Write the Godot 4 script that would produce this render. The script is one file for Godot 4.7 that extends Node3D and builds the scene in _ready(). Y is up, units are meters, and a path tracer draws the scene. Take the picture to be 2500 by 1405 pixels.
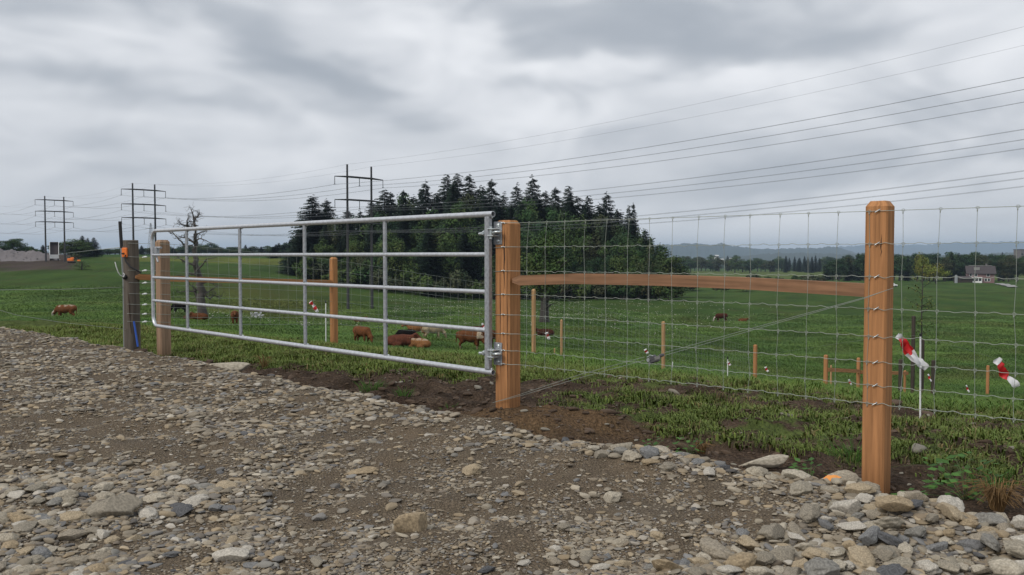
extends Node3D

const EYE := 1.2          # metres from the gravel to the lens
const FOCAL := 2122.0     # focal length in pixels of a 2500 pixel wide picture
const PITCH := 0.03663    # radians the camera looks down
const FX := -0.03         # a point on the fence line ...
const FD := 6.6
const FTX := 0.7463       # ... and its direction (x to the right, d away from the camera)
const FTD := -0.6656

var names := {}
var M := {}
var th: PackedFloat64Array
var lrow: PackedFloat64Array
var tab := []
var nz: FastNoiseLite
var nf: FastNoiseLite
var nc: FastNoiseLite


class Shape:
	var v := PackedVector3Array()
	var nr := PackedVector3Array()
	var uv := PackedVector2Array()
	var c := PackedColorArray()
	var ix := PackedInt32Array()
	var col := Color(1, 1, 1)

	func vert(p: Vector3, u := Vector2.ZERO, n := Vector3.ZERO) -> int:
		v.append(p)
		uv.append(u)
		nr.append(n)
		c.append(col)
		return v.size() - 1

	func tri(a: int, b: int, d: int) -> void:   # counter-clockwise seen from outside
		ix.append(a)
		ix.append(d)
		ix.append(b)

	func quad(a: int, b: int, d: int, e: int) -> void:
		tri(a, b, d)
		tri(a, d, e)

	func poly(pts: Array, out: Vector3) -> void:  # a flat convex face that looks towards out
		var n: Vector3 = (pts[1] - pts[0]).cross(pts[2] - pts[0])
		if n.dot(out) < 0.0:
			pts = pts.duplicate()
			pts.reverse()
			n = -n
		n = n.normalized()
		var first := v.size()
		var ax := n.abs()
		for p: Vector3 in pts:
			var u := Vector2(p.x, p.z)
			if ax.x >= ax.y and ax.x >= ax.z:
				u = Vector2(p.z, p.y)
			elif ax.z >= ax.y:
				u = Vector2(p.x, p.y)
			vert(p, u, n)
		for k in range(1, pts.size() - 1):
			tri(first, first + k, first + k + 1)

	func tube(path: PackedVector3Array, r: PackedFloat32Array, sides := 8, caps := true) -> void:
		var t := (path[1] - path[0]).normalized()
		var n := t.cross(Vector3.UP)
		if n.length() < 0.05:
			n = t.cross(Vector3.RIGHT)
		n = n.normalized()
		var first := v.size()
		var along := 0.0
		for i in path.size():
			if i > 0:
				along += path[i].distance_to(path[i - 1])
			var a := path[maxi(i - 1, 0)]
			var b := path[mini(i + 1, path.size() - 1)]
			t = (b - a).normalized()
			n = (n - t * n.dot(t)).normalized()
			var bi := t.cross(n)
			var rad: float = r[mini(i, r.size() - 1)]
			for j in sides + 1:
				var an := TAU * j / sides
				var dir := n * cos(an) + bi * sin(an)
				vert(path[i] + dir * rad, Vector2(rad * an, along), dir)
		for i in path.size() - 1:
			for j in sides:
				var a := first + i * (sides + 1) + j
				quad(a, a + 1, a + sides + 2, a + sides + 1)
		if caps:
			for e in 2:
				var i := 0 if e == 0 else path.size() - 1
				var o := (path[0] - path[1]).normalized() if e == 0 else (path[i] - path[i - 1]).normalized()
				var s := first + i * (sides + 1)
				var m := vert(path[i], Vector2.ZERO, o)
				var ring := []
				for j in sides:
					ring.append(vert(v[s + j], uv[s + j], o))
				for j in sides:
					if e == 0:
						tri(m, ring[(j + 1) % sides], ring[j])
					else:
						tri(m, ring[j], ring[(j + 1) % sides])

	func box(t: Transform3D, size: Vector3, b := 0.0) -> void:
		var h := size * 0.5
		b = minf(b, minf(h.x, minf(h.y, h.z)) * 0.9)
		var pt := func(s: Vector3, axis: int) -> Vector3:
			var p := s * (h - Vector3.ONE * b)
			p[axis] = s[axis] * h[axis]
			return t * p
		for a in 3:
			var b1 := (a + 1) % 3
			var c1 := (a + 2) % 3
			for sa: float in [-1.0, 1.0]:
				var out := Vector3.ZERO
				out[a] = sa
				var pts := []
				for q in [[-1.0, -1.0], [1.0, -1.0], [1.0, 1.0], [-1.0, 1.0]]:
					var s := Vector3.ZERO
					s[a] = sa
					s[b1] = q[0]
					s[c1] = q[1]
					pts.append(pt.call(s, a))
				poly(pts, t.basis * out)
				if b > 0.0:
					for sb: float in [-1.0, 1.0]:
						var s0 := Vector3.ZERO
						s0[a] = sa
						s0[b1] = sb
						s0[c1] = -1.0
						var s1 := s0
						s1[c1] = 1.0
						var o2 := out
						o2[b1] = sb
						poly([pt.call(s0, a), pt.call(s1, a), pt.call(s1, b1), pt.call(s0, b1)], t.basis * o2)
		if b > 0.0:
			for k in 8:
				var s := Vector3(1.0 if k & 1 else -1.0, 1.0 if k & 2 else -1.0, 1.0 if k & 4 else -1.0)
				poly([pt.call(s, 0), pt.call(s, 1), pt.call(s, 2)], t.basis * s)

	func prism(profile: PackedVector2Array, ys: PackedFloat32Array, scales: PackedFloat32Array) -> void:  # profile in x, z; counter-clockwise seen from above with z towards you
		var n := profile.size()
		for k in ys.size() - 1:
			var u := 0.0
			for j in n:
				var p := profile[j]
				var q := profile[(j + 1) % n]
				var a := Vector3(p.x * scales[k], ys[k], p.y * scales[k])
				var b := Vector3(q.x * scales[k], ys[k], q.y * scales[k])
				var d := Vector3(q.x * scales[k + 1], ys[k + 1], q.y * scales[k + 1])
				var e := Vector3(p.x * scales[k + 1], ys[k + 1], p.y * scales[k + 1])
				var nm := (b - a).cross(e - a).normalized()
				var out := Vector3(p.x + q.x, 0, p.y + q.y)
				var w := p.distance_to(q)
				var i0 := vert(a, Vector2(u, ys[k]), nm if nm.dot(out) > 0.0 else -nm)
				var i1 := vert(b, Vector2(u + w, ys[k]), nr[i0])
				var i2 := vert(d, Vector2(u + w, ys[k + 1]), nr[i0])
				var i3 := vert(e, Vector2(u, ys[k + 1]), nr[i0])
				if nm.dot(out) > 0.0:
					quad(i0, i1, i2, i3)
				else:
					quad(i0, i3, i2, i1)
				u += w
		for e in [0, ys.size() - 1]:
			var pts := []
			for p in profile:
				pts.append(Vector3(p.x * scales[e], ys[e], p.y * scales[e]))
			poly(pts, Vector3.DOWN if e == 0 else Vector3.UP)

	func ball(at: Vector3, r: Vector3, rings := 6, segs := 8) -> void:
		var first := v.size()
		for i in rings + 1:
			var a := PI * i / rings
			for j in segs + 1:
				var b := TAU * j / segs
				var d := Vector3(sin(a) * cos(b), cos(a), sin(a) * sin(b))
				vert(at + d * r, Vector2(b, a), (d / r).normalized())
		for i in rings:
			for j in segs:
				var a := first + i * (segs + 1) + j
				quad(a, a + 1, a + segs + 2, a + segs + 1)

	func blade(p: Vector3, q: Vector3, side: Vector3, n: Vector3) -> void:  # a leaf or stalk: a kite from p to q
		var m := p.lerp(q, 0.45)
		var a := vert(p, Vector2.ZERO, n)
		var b := vert(m + side, Vector2.ZERO, n)
		var d := vert(q, Vector2.ZERO, n)
		var e := vert(m - side, Vector2.ZERO, n)
		quad(a, b, d, e)

	func mesh(material: Material = null) -> ArrayMesh:
		var acc := PackedVector3Array()
		var need := false
		for n in nr:
			if n == Vector3.ZERO:
				need = true
				break
		if need:
			acc.resize(v.size())
			for k in range(0, ix.size(), 3):
				var a := ix[k]
				var b := ix[k + 2]
				var d := ix[k + 1]
				var f := (v[b] - v[a]).cross(v[d] - v[a])
				acc[a] += f
				acc[b] += f
				acc[d] += f
			for k in v.size():
				if nr[k] == Vector3.ZERO:
					nr[k] = acc[k].normalized() if acc[k].length_squared() > 1e-20 else Vector3.UP
		var arr := []
		arr.resize(Mesh.ARRAY_MAX)
		arr[Mesh.ARRAY_VERTEX] = v
		arr[Mesh.ARRAY_NORMAL] = nr
		arr[Mesh.ARRAY_TEX_UV] = uv
		arr[Mesh.ARRAY_COLOR] = c
		arr[Mesh.ARRAY_INDEX] = ix
		var m := ArrayMesh.new()
		m.add_surface_from_arrays(Mesh.PRIMITIVE_TRIANGLES, arr)
		if material:
			m.surface_set_material(0, material)
		return m


# ---------- naming ----------
func numbered(parent: Node, called: String) -> String:
	var key := "%d/%s" % [parent.get_instance_id(), called]
	var n: int = names.get(key, 0)
	names[key] = n + 1
	return called if n == 0 else "%s_%03d" % [called, n]


func put(called: String, mesh: Mesh, material: Material, parent: Node = self) -> MeshInstance3D:
	var o := MeshInstance3D.new()
	o.mesh = mesh
	if material:
		o.material_override = material
	o.name = numbered(parent, called)
	parent.add_child(o, true)
	return o


func tag(o: Node, label: String, category: String, group := "") -> Node:
	o.set_meta("label", label)
	o.set_meta("category", category)
	if group:
		o.set_meta("group", group)
	return o


func thing(called: String, label: String, category: String, at := Vector3.ZERO, turn := 0.0, group := "") -> Node3D:
	var o := Node3D.new()
	o.name = numbered(self, called)
	add_child(o, true)
	o.position = at
	o.rotation.y = turn
	tag(o, label, category, group)
	return o


func struct(called: String, mesh: Mesh, material: Material, label: String, category := "ground") -> MeshInstance3D:
	var o := put(called, mesh, material)
	tag(o, label, category)
	o.set_meta("kind", "structure")
	return o


func copy(src: Node3D, called: String, label: String, at: Vector3, turn: float, group := "", size := Vector3.ONE) -> Node3D:
	var o: Node3D = src.duplicate()
	o.name = numbered(self, called)
	add_child(o, true)
	o.position = at
	o.rotation.y = turn
	o.scale = size
	o.set_meta("label", label)
	if group:
		o.set_meta("group", group)
	elif o.has_meta("group"):
		o.remove_meta("group")
	return o


func scatter(called: String, mesh: Mesh, material: Material, where: Array, tints: Array, parent: Node = self) -> MultiMeshInstance3D:
	var mm := MultiMesh.new()
	mm.transform_format = MultiMesh.TRANSFORM_3D
	mm.use_colors = true
	mm.mesh = mesh
	mm.instance_count = where.size()
	for i in where.size():
		mm.set_instance_transform(i, where[i])
		mm.set_instance_color(i, tints[i])
	var o := MultiMeshInstance3D.new()
	o.multimesh = mm
	o.material_override = material
	o.name = numbered(parent, called)
	parent.add_child(o, true)
	o.set_meta("kind", "stuff")
	return o


# ---------- the lie of the land ----------
func at(px: float, py: float, d: float) -> Vector3:  # the point d metres ahead along a surveyed sight line
	var u := px - 1250.0
	var w := py - 702.5
	var rd := FOCAL * cos(PITCH) - w * sin(PITCH)
	var ry := -FOCAL * sin(PITCH) - w * cos(PITCH)
	return Vector3(u / rd * d, EYE + ry / rd * d, -d)


func on_ground(px: float, d: float) -> Vector3:
	var p := at(px, 800.0, d)
	p.y = height(p.x, d)
	return p


func survey() -> void:
	var cols := [-400, 0, 350, 750, 1050, 1300, 1650, 2000, 2400, 3000]
	for p in cols:
		th.append(atan((p - 1250.0) / FOCAL))
	for d in [4, 6, 8, 10, 14, 20, 30, 45, 65, 90, 120, 150, 200, 250, 300, 400, 600, 1000, 2000, 4000, 9000]:
		lrow.append(log(d))
	var left := [-1.2, -1.2, -1.2, -1.2, -1.21, -1.5, -2.5, -3.8, -5.0, -6.3, -6.6, -6.0, -4.3, -2.1, -0.6, 0.3, 0.5, 0, -10, -20, -40]
	tab.append(left)
	tab.append(left)
	tab.append([-1.2, -1.2, -1.2, -1.2, -1.33, -1.65, -2.8, -4.2, -5.4, -6.5, -7.0, -6.5, -4.4, -2.4, -1.0, 0, 0.5, 0, -10, -20, -40])
	tab.append([-1.2, -1.2, -1.2, -1.22, -1.46, -2.1, -3.4, -4.9, -6.3, -7.6, -8.7, -8.6, -7.2, -5, -2.2, -0.5, 0, -2, -10, -20, -40])
	tab.append([-1.2, -1.2, -1.2, -1.26, -1.62, -2.4, -3.6, -5.2, -6.75, -8.1, -9.2, -9.5, -10, -10, -8.5, -6, -4, -4, -12, -20, -40])
	tab.append([-1.2, -1.2, -1.24, -1.38, -1.75, -2.4, -3.65, -5.5, -7.2, -8.6, -9.2, -9.9, -10.6, -12.0, -12.6, -12, -10, -12, -20, -25, -40])
	tab.append([-1.2, -1.2, -1.3, -1.45, -2.0, -2.9, -4.3, -6.2, -8, -9.3, -10.2, -10.7, -10.6, -12, -13.2, -13, -13.5, -17, -25, -30, -40])
	tab.append([-1.2, -1.24, -1.4, -1.6, -2.25, -3.3, -4.9, -6.9, -8.8, -10, -10.7, -11.1, -11.5, -11.6, -12, -12.5, -15, -17.5, -25, -30, -40])
	var right := [-1.22, -1.3, -1.55, -1.8, -2.5, -3.5, -5.2, -7.2, -8.9, -10, -10.8, -11.2, -11.7, -11.9, -12.1, -12.5, -16, -19, -25, -30, -40]
	tab.append(right)
	tab.append(right)


func spline(a: float, b: float, c: float, d: float, t: float) -> float:
	return b + 0.5 * t * (c - a + t * (2.0 * a - 5.0 * b + 4.0 * c - d + t * (3.0 * (b - c) + d - a)))


func base_height(x: float, d: float) -> float:
	var a := clampf(atan2(x, d), th[0], th[th.size() - 1])
	var de := log(maxf(sqrt(x * x + d * d) * cos(a), 4.0))
	var i := 0
	while i < th.size() - 2 and a > th[i + 1]:
		i += 1
	var u := (a - th[i]) / (th[i + 1] - th[i])
	var j := 0
	while j < lrow.size() - 2 and de > lrow[j + 1]:
		j += 1
	var w := clampf((de - lrow[j]) / (lrow[j + 1] - lrow[j]), 0.0, 1.0)
	var col := [0.0, 0.0, 0.0, 0.0]
	var last := lrow.size() - 1
	for k in 4:
		var t: Array = tab[clampi(i - 1 + k, 0, th.size() - 1)]
		col[k] = spline(t[maxi(j - 1, 0)], t[j], t[j + 1], t[mini(j + 2, last)], w)
	return EYE + spline(col[0], col[1], col[2], col[3], u)


func along(x: float, d: float) -> float:
	return (x - FX) * FTX + (d - FD) * FTD


func across(x: float, d: float) -> float:
	return (x - FX) * 0.6656 + (d - FD) * 0.7463


func ramp(x: float, xs: Array, ys: Array) -> float:
	if x <= xs[0]:
		return ys[0]
	for k in xs.size() - 1:
		if x < xs[k + 1]:
			var t: float = (x - xs[k]) / (xs[k + 1] - xs[k])
			return lerpf(ys[k], ys[k + 1], t * t * (3.0 - 2.0 * t))
	return ys[ys.size() - 1]


func edge(t: float) -> float:  # where the gravel ends, in metres across the fence line
	return ramp(t, [-12.0, -7.0, -5.4, -3.5, -1.2, 0.0, 1.0, 2.7, 3.4], [0.15, 0.1, -0.06, -0.16, -0.28, -0.5, -0.5, -0.47, -0.66])


func soil_share(x: float, d: float, t: float, s: float) -> float:  # 1 bare soil, 0 grass
	var e := edge(t)
	var n := nc.get_noise_2d(x * 3.0, d * 3.0) * 0.9 + nf.get_noise_2d(x * 2.0, d * 2.0) * 0.35
	var first := ramp(t, [-12.0, -7.0, -3.5, -0.9, 0.3, 1.5, 3.0, 4.0], [0.45, 0.45, 1.0, 1.55, 0.65, 0.62, 0.85, 0.7])
	var w := smoothstep(first + 0.35, first - 0.35, s + n * 0.35)
	var mid := ramp(t, [-2.2, -0.6, 1.0, 2.2, 4.5], [1.0, 2.0, 3.0, 3.6, 4.3])
	var wide := ramp(t, [-3.0, -1.0, 0.5, 2.0, 5.0], [0.0, 0.9, 0.7, 0.75, 0.8])
	if wide > 0.01:
		w = maxf(w, clampf(1.35 - absf(s - mid) / wide + n * 0.9, 0.0, 1.0) * 0.95)
	if t > -1.0 and s > first and s < 4.5:
		w = maxf(w, smoothstep(0.0, 0.36, n + 0.16) * 0.92)
	return clampf(w, 0.0, 1.0) if s > e else 1.0


func height(x: float, d: float) -> float:
	var h := base_height(x, d)
	if d < 40.0 and d > -20.0:
		var t := along(x, d)
		var s := across(x, d)
		var e := edge(t)
		var near := clampf(1.0 - (s - 8.0) / 8.0, 0.0, 1.0)
		if s < e + 0.1:
			h += nz.get_noise_2d(x * 1.1, d * 1.1) * 0.045 + nf.get_noise_2d(x, d) * 0.02
			h += 0.05 * exp(-pow((s - e + 0.25) / 0.3, 2.0))
		var drop := smoothstep(e - 0.12, e + 0.22, s)
		h -= 0.1 * drop * smoothstep(e + 2.6, e + 0.5, s)
		if s > e:
			h += (nf.get_noise_2d(x * 1.3 + 40.0, d * 1.3) * 0.06 + nz.get_noise_2d(x * 1.6, d * 1.6 + 9.0) * 0.05) * near * minf((s - e) * 3.0, 1.0)
		h += 0.17 * exp(-(pow((x - 0.10) / 0.66, 2.0) + pow((d - 6.5) / 0.42, 2.0)))
		h += 0.06 * exp(-(pow((x - 2.4) / 0.5, 2.0) + pow((d - 3.95) / 0.5, 2.0)))
	elif d > 40.0:
		h += nz.get_noise_2d(x * 0.06, d * 0.06) * 0.5 * smoothstep(40.0, 90.0, d)
	return h


# ---------- materials ----------
func lin(r: float, g: float, b: float) -> Color:
	return Color(r, g, b).linear_to_srgb()


func noise(kind: int, freq: float, octaves: int, seed_: int) -> FastNoiseLite:
	var n := FastNoiseLite.new()
	n.noise_type = kind
	n.frequency = freq
	n.fractal_octaves = octaves
	n.seed = seed_
	return n


func grain(freq: float, octaves: int, seed_: int, dark: float, side := 256, kind := FastNoiseLite.TYPE_SIMPLEX_SMOOTH, tint := Color(1, 1, 1)) -> NoiseTexture2D:
	var t := NoiseTexture2D.new()
	t.width = side
	t.height = side
	t.seamless = true
	t.noise = noise(kind, freq, octaves, seed_)
	var g := Gradient.new()
	g.set_color(0, Color(dark * tint.r, dark * tint.g, dark * tint.b))
	g.set_color(1, Color(1, 1, 1))
	t.color_ramp = g
	return t


func plain(c: Color, rough: float, metal := 0.0) -> StandardMaterial3D:
	var m := StandardMaterial3D.new()
	m.albedo_color = c
	m.roughness = rough
	m.metallic = metal
	return m


func surface(c: Color, rough: float, tex: Texture2D, scale: Vector3, metal := 0.0, world := false) -> StandardMaterial3D:
	var m := plain(c, rough, metal)
	m.albedo_texture = tex
	m.uv1_triplanar = true
	m.uv1_world_triplanar = world
	m.uv1_scale = scale
	return m


func wood(c: Color, streak: Texture2D, blotch: Texture2D, u: float, v: float) -> StandardMaterial3D:
	var m := plain(c, 0.82)
	m.albedo_texture = streak
	m.uv1_scale = Vector3(u, v, 1)
	m.detail_enabled = true
	m.detail_albedo = blotch
	m.detail_blend_mode = BaseMaterial3D.BLEND_MODE_MUL
	m.detail_uv_layer = BaseMaterial3D.DETAIL_UV_1
	m.heightmap_enabled = true
	m.heightmap_texture = streak
	m.heightmap_scale = 0.03
	m.vertex_color_use_as_albedo = true
	m.metallic_specular = 0.3
	return m


func materials() -> void:
	var streak := grain(0.035, 5, 11, 0.92, 512)
	var blotch := grain(0.010, 5, 12, 0.76, 256)
	var fine := grain(0.05, 5, 13, 0.55, 512)
	var coarse := grain(0.02, 5, 14, 0.6, 512)
	M.wood = wood(lin(0.57, 0.275, 0.118), streak, blotch, 14.0, 0.5)
	M.wood_pale = wood(lin(0.60, 0.37, 0.19), streak, blotch, 12.0, 0.5)
	M.wood_rail = wood(lin(0.36, 0.2, 0.115), streak, blotch, 10.0, 0.5)
	M.wood_left = wood(lin(0.42, 0.28, 0.185), streak, blotch, 12.0, 0.5)
	M.wood_old = wood(lin(0.165, 0.14, 0.115), streak, blotch, 7.0, 0.3)
	M.wood_dark = wood(lin(0.085, 0.07, 0.058), streak, blotch, 7.0, 0.3)
	M.crack = plain(lin(0.05, 0.025, 0.014), 0.95)
	M.zinc = surface(lin(0.66, 0.68, 0.71), 0.45, grain(0.035, 3, 21, 0.84, 256, FastNoiseLite.TYPE_CELLULAR), Vector3.ONE * 3.0, 0.6)
	M.zinc.roughness_texture = coarse
	M.zinc_dull = surface(lin(0.50, 0.52, 0.55), 0.55, grain(0.035, 3, 22, 0.75, 256, FastNoiseLite.TYPE_CELLULAR), Vector3.ONE * 4.0, 0.6)
	M.bolt = plain(lin(0.62, 0.66, 0.66), 0.35, 0.85)
	M.hole = plain(lin(0.012, 0.012, 0.012), 0.9)
	M.wire = plain(lin(0.32, 0.35, 0.31), 0.6, 0.3)
	M.wire_dull = plain(lin(0.28, 0.31, 0.28), 0.6, 0.35)
	M.cable = plain(lin(0.14, 0.15, 0.165), 0.6, 0.3)
	M.pylon = plain(lin(0.045, 0.045, 0.05), 0.8)
	M.orange = plain(lin(0.85, 0.2, 0.03), 0.45)
	M.black = plain(lin(0.012, 0.012, 0.013), 0.55)
	M.grey_plastic = plain(lin(0.2, 0.22, 0.22), 0.6)
	M.blue = plain(lin(0.02, 0.09, 0.42), 0.4)
	M.clear = plain(lin(0.62, 0.66, 0.64), 0.3)
	M.white = plain(lin(0.72, 0.73, 0.72), 0.6)
	var tape := plain(Color(1, 1, 1), 0.45)
	tape.vertex_color_use_as_albedo = true
	tape.backlight_enabled = true
	tape.backlight = Color(0.5, 0.5, 0.5)
	M.tape = tape
	var painted := plain(Color(1, 1, 1), 0.85)
	painted.vertex_color_use_as_albedo = true
	painted.metallic_specular = 0.25
	M.painted = painted                      # vertex or copy colours
	var foliage := plain(Color(1, 1, 1), 0.75)
	foliage.vertex_color_use_as_albedo = true
	foliage.metallic_specular = 0.2
	foliage.backlight_enabled = true
	foliage.backlight = Color(0.28, 0.3, 0.2)
	M.leaf = foliage
	var grass := plain(Color(1, 1, 1), 0.7)
	grass.vertex_color_use_as_albedo = true
	grass.metallic_specular = 0.2
	grass.backlight_enabled = true
	grass.backlight = Color(0.4, 0.45, 0.25)
	M.grass = grass
	M.bark = surface(lin(0.085, 0.075, 0.066), 0.9, fine, Vector3(1.5, 0.5, 1.5))
	M.bark_near = surface(lin(0.12, 0.105, 0.095), 0.9, fine, Vector3(1.5, 0.5, 1.5))
	M.hide = surface(Color(1, 1, 1), 0.75, coarse, Vector3.ONE * 0.7)
	M.hide.vertex_color_use_as_albedo = true
	M.hide.metallic_specular = 0.15
	# ground sheets: colour from the vertices, fine relief and grain from noise laid on in world metres
	var dirt := surface(Color(1, 1, 1), 0.95, grain(0.06, 5, 31, 0.5, 1024), Vector3.ONE * 0.9, 0.0, true)
	dirt.vertex_color_use_as_albedo = true
	dirt.metallic_specular = 0.25
	dirt.heightmap_enabled = true
	dirt.heightmap_texture = grain(0.09, 4, 32, 0.0, 1024, FastNoiseLite.TYPE_CELLULAR)
	dirt.heightmap_scale = 2.2
	M.dirt = dirt
	var soil := surface(Color(1, 1, 1), 0.97, grain(0.05, 5, 33, 0.45, 512), Vector3.ONE * 1.1, 0.0, true)
	soil.vertex_color_use_as_albedo = true
	soil.metallic_specular = 0.2
	soil.heightmap_enabled = true
	soil.heightmap_texture = grain(0.05, 5, 34, 0.0, 512)
	soil.heightmap_scale = 3.0
	M.soil = soil
	var field := surface(Color(1, 1, 1), 0.95, grain(0.03, 5, 35, 0.6, 1024), Vector3.ONE * 0.22, 0.0, true)
	field.vertex_color_use_as_albedo = true
	field.metallic_specular = 0.15
	field.heightmap_enabled = true
	field.heightmap_texture = grain(0.09, 4, 36, 0.0, 1024)
	field.heightmap_scale = 7.0
	M.field = field
	var rock := surface(Color(1, 1, 1), 0.88, grain(0.02, 5, 41, 0.6, 512), Vector3.ONE * 2.2)
	rock.vertex_color_use_as_albedo = true
	rock.metallic_specular = 0.3
	M.rock = rock
	M.stones = []
	for tone in [[0.55, 0.485, 0.375], [0.46, 0.41, 0.32], [0.56, 0.455, 0.31], [0.34, 0.325, 0.29], [0.25, 0.248, 0.245], [0.17, 0.172, 0.178], [0.62, 0.555, 0.44], [0.49, 0.385, 0.25], [0.40, 0.355, 0.28], [0.30, 0.30, 0.295], [0.68, 0.63, 0.54], [0.45, 0.39, 0.30]]:
		var m := surface(lin(tone[0], tone[1], tone[2]), 0.88, grain(0.016, 5, 50 + M.stones.size() % 4, 0.58, 256), Vector3.ONE * (2.0 + 0.3 * (M.stones.size() % 3)))
		m.metallic_specular = 0.3
		m.heightmap_enabled = true
		m.heightmap_texture = fine
		m.heightmap_scale = 0.25
		M.stones.append(m)
	M.orange_paint = plain(lin(0.72, 0.29, 0.07), 0.9)
	M.weed_stem = plain(lin(0.09, 0.13, 0.045), 0.8)
	M.far_wood = surface(lin(0.035, 0.055, 0.035), 0.95, coarse, Vector3.ONE * 0.006)
	M.wood_metal = plain(lin(0.11, 0.11, 0.115), 0.5, 0.5)
	M.roof = plain(lin(0.05, 0.04, 0.042), 0.85)
	M.pink = surface(lin(0.36, 0.22, 0.22), 0.9, fine, Vector3.ONE * 0.3)
	M.glass_dark = plain(lin(0.03, 0.035, 0.04), 0.2)
	M.rubble = surface(lin(0.26, 0.235, 0.24), 0.95, fine, Vector3.ONE * 0.25)
	M.concrete = surface(lin(0.42, 0.42, 0.40), 0.9, fine, Vector3.ONE * 0.3)


# ---------- sky ----------
func clouds() -> ImageTexture:
	var w := 2048
	var h := 1024
	var img := Image.create_empty(w, h, false, Image.FORMAT_RGBF)
	var soft := noise(FastNoiseLite.TYPE_SIMPLEX_SMOOTH, 1.0, 5, 3)
	soft.fractal_gain = 0.45
	var warp := noise(FastNoiseLite.TYPE_SIMPLEX_SMOOTH, 1.0, 3, 8)
	# the larger banks of cloud: bearing and height in degrees, half widths, lean, how much darker or lighter
	var banks := [[-27, 15.6, 7, 2.2, 0.1, -0.5], [-18.5, 14.6, 5.5, 1.6, -0.35, -0.4], [-12.5, 11.6, 5.0, 1.3, -0.35, -0.55], [-2, 16.2, 6, 1.3, 0, -0.3], [8.5, 14.4, 7.5, 2.4, -0.05, -0.75], [11.5, 12.2, 3.4, 1.2, 0.1, -0.35],
		[19.5, 13.0, 5, 1.6, 0.1, -0.4], [23, 8.0, 10, 1.4, 0.1, -0.35], [27, 5.5, 9, 1.2, 0.1, -0.45], [16, 5.0, 8, 1.3, 0.12, -0.45], [-26, 10.2, 6, 0.9, -0.08, -0.42], [-18, 9.9, 3.4, 0.6, -0.1, -0.25], [-25, 6.9, 5, 0.7, 0, -0.25], [6.8, 7.7, 4, 0.7, 0, -0.28], [3, 11.0, 3.6, 0.8, 0, -0.3], [2, 13.7, 4, 1.0, 0.1, -0.25], [-14, 16.6, 9, 1.0, 0, -0.3], [20, 16.4, 8, 0.9, 0, -0.3], [-24, 5.2, 5, 0.5, 0, -0.22], [-10, 9.0, 4, 0.5, -0.05, -0.2],
		[-23, 12.7, 7, 1.1, 0, 0.3], [-5, 14.4, 3.4, 1.8, -0.4, 0.42], [-4.0, 11.0, 4.5, 1.3, -0.1, 0.25], [2.8, 12.2, 4.0, 0.8, 0, 0.35], [15, 11.1, 6, 0.85, 0.05, 0.42], [28, 13.3, 5, 2.4, 0.1, 0.3], [0.8, 8.8, 3.4, 1.0, 0, 0.3], [-16, 7.9, 8, 0.8, 0, 0.15], [-12, 5.4, 12, 1.0, 0, 0.15], [17, 1.6, 12, 1.2, 0, 0.3], [-24, 2.6, 10, 1.4, 0, 0.05]]
	var dark := Vector3(0.33, 0.365, 0.415)
	var bright := Vector3(0.80, 0.815, 0.845)
	var warm := Vector3(0.575, 0.565, 0.548)
	for y in h:
		var el := 90.0 - (y + 0.5) * 180.0 / h
		if el < -1.0:
			break
		var e2 := el * 2.6
		for x in w:
			var az := fposmod((x + 0.5) * 360.0 / w + 180.0, 360.0) - 180.0  # straight ahead is the left edge of the panorama
			var ca := cos(deg_to_rad(az)) * 60.0
			var sa := sin(deg_to_rad(az)) * 60.0
			var r := lerpf(1.0, cos(deg_to_rad(el)), 1.0)
			var p := Vector3(sa * r, e2, ca * r) * 0.045
			var q := p + Vector3(warp.get_noise_3dv(p * 0.8), warp.get_noise_3dv(p * 0.8 + Vector3(9, 0, 0)) * 0.7, 0) * 0.7
			var t := 0.6 + soft.get_noise_3dv(q) * 0.46 + soft.get_noise_3dv(q * 3.1 + Vector3(7, 3, 1)) * 0.2
			if az > -50.0 and az < 50.0 and el < 26.0:
				var wx := az + q.x * 0.0 + warp.get_noise_2d(az * 0.12, el * 0.3) * 3.0
				var wy := el + warp.get_noise_2d(az * 0.12 + 50.0, el * 0.3) * 1.2
				for b in banks:
					var dx: float = (wx - b[0]) / b[2]
					if absf(dx) < 2.2:
						var dy: float = (wy - b[1] - b[4] * (wx - b[0])) / b[3]
						var g := dx * dx + dy * dy
						if g < 5.0:
							t += b[5] * exp(-g) * 1.0
			t += soft.get_noise_3dv(q * 6.5 + Vector3(1, 8, 2)) * 0.10 + warp.get_noise_3dv(q * 1.7) * 0.08
			t = 1.0 / (1.0 + exp(-3.6 * (t - 0.5)))
			var col := dark.lerp(bright, t)
			var low := exp(-maxf(el, 0.0) / 3.0)
			col = col.lerp(warm, low * 0.6)
			col *= lerpf(1.0, 1.12, smoothstep(18.0, 70.0, el))
			img.set_pixel(x, y, Color(col.x, col.y, col.z))
	return ImageTexture.create_from_image(img)


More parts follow.
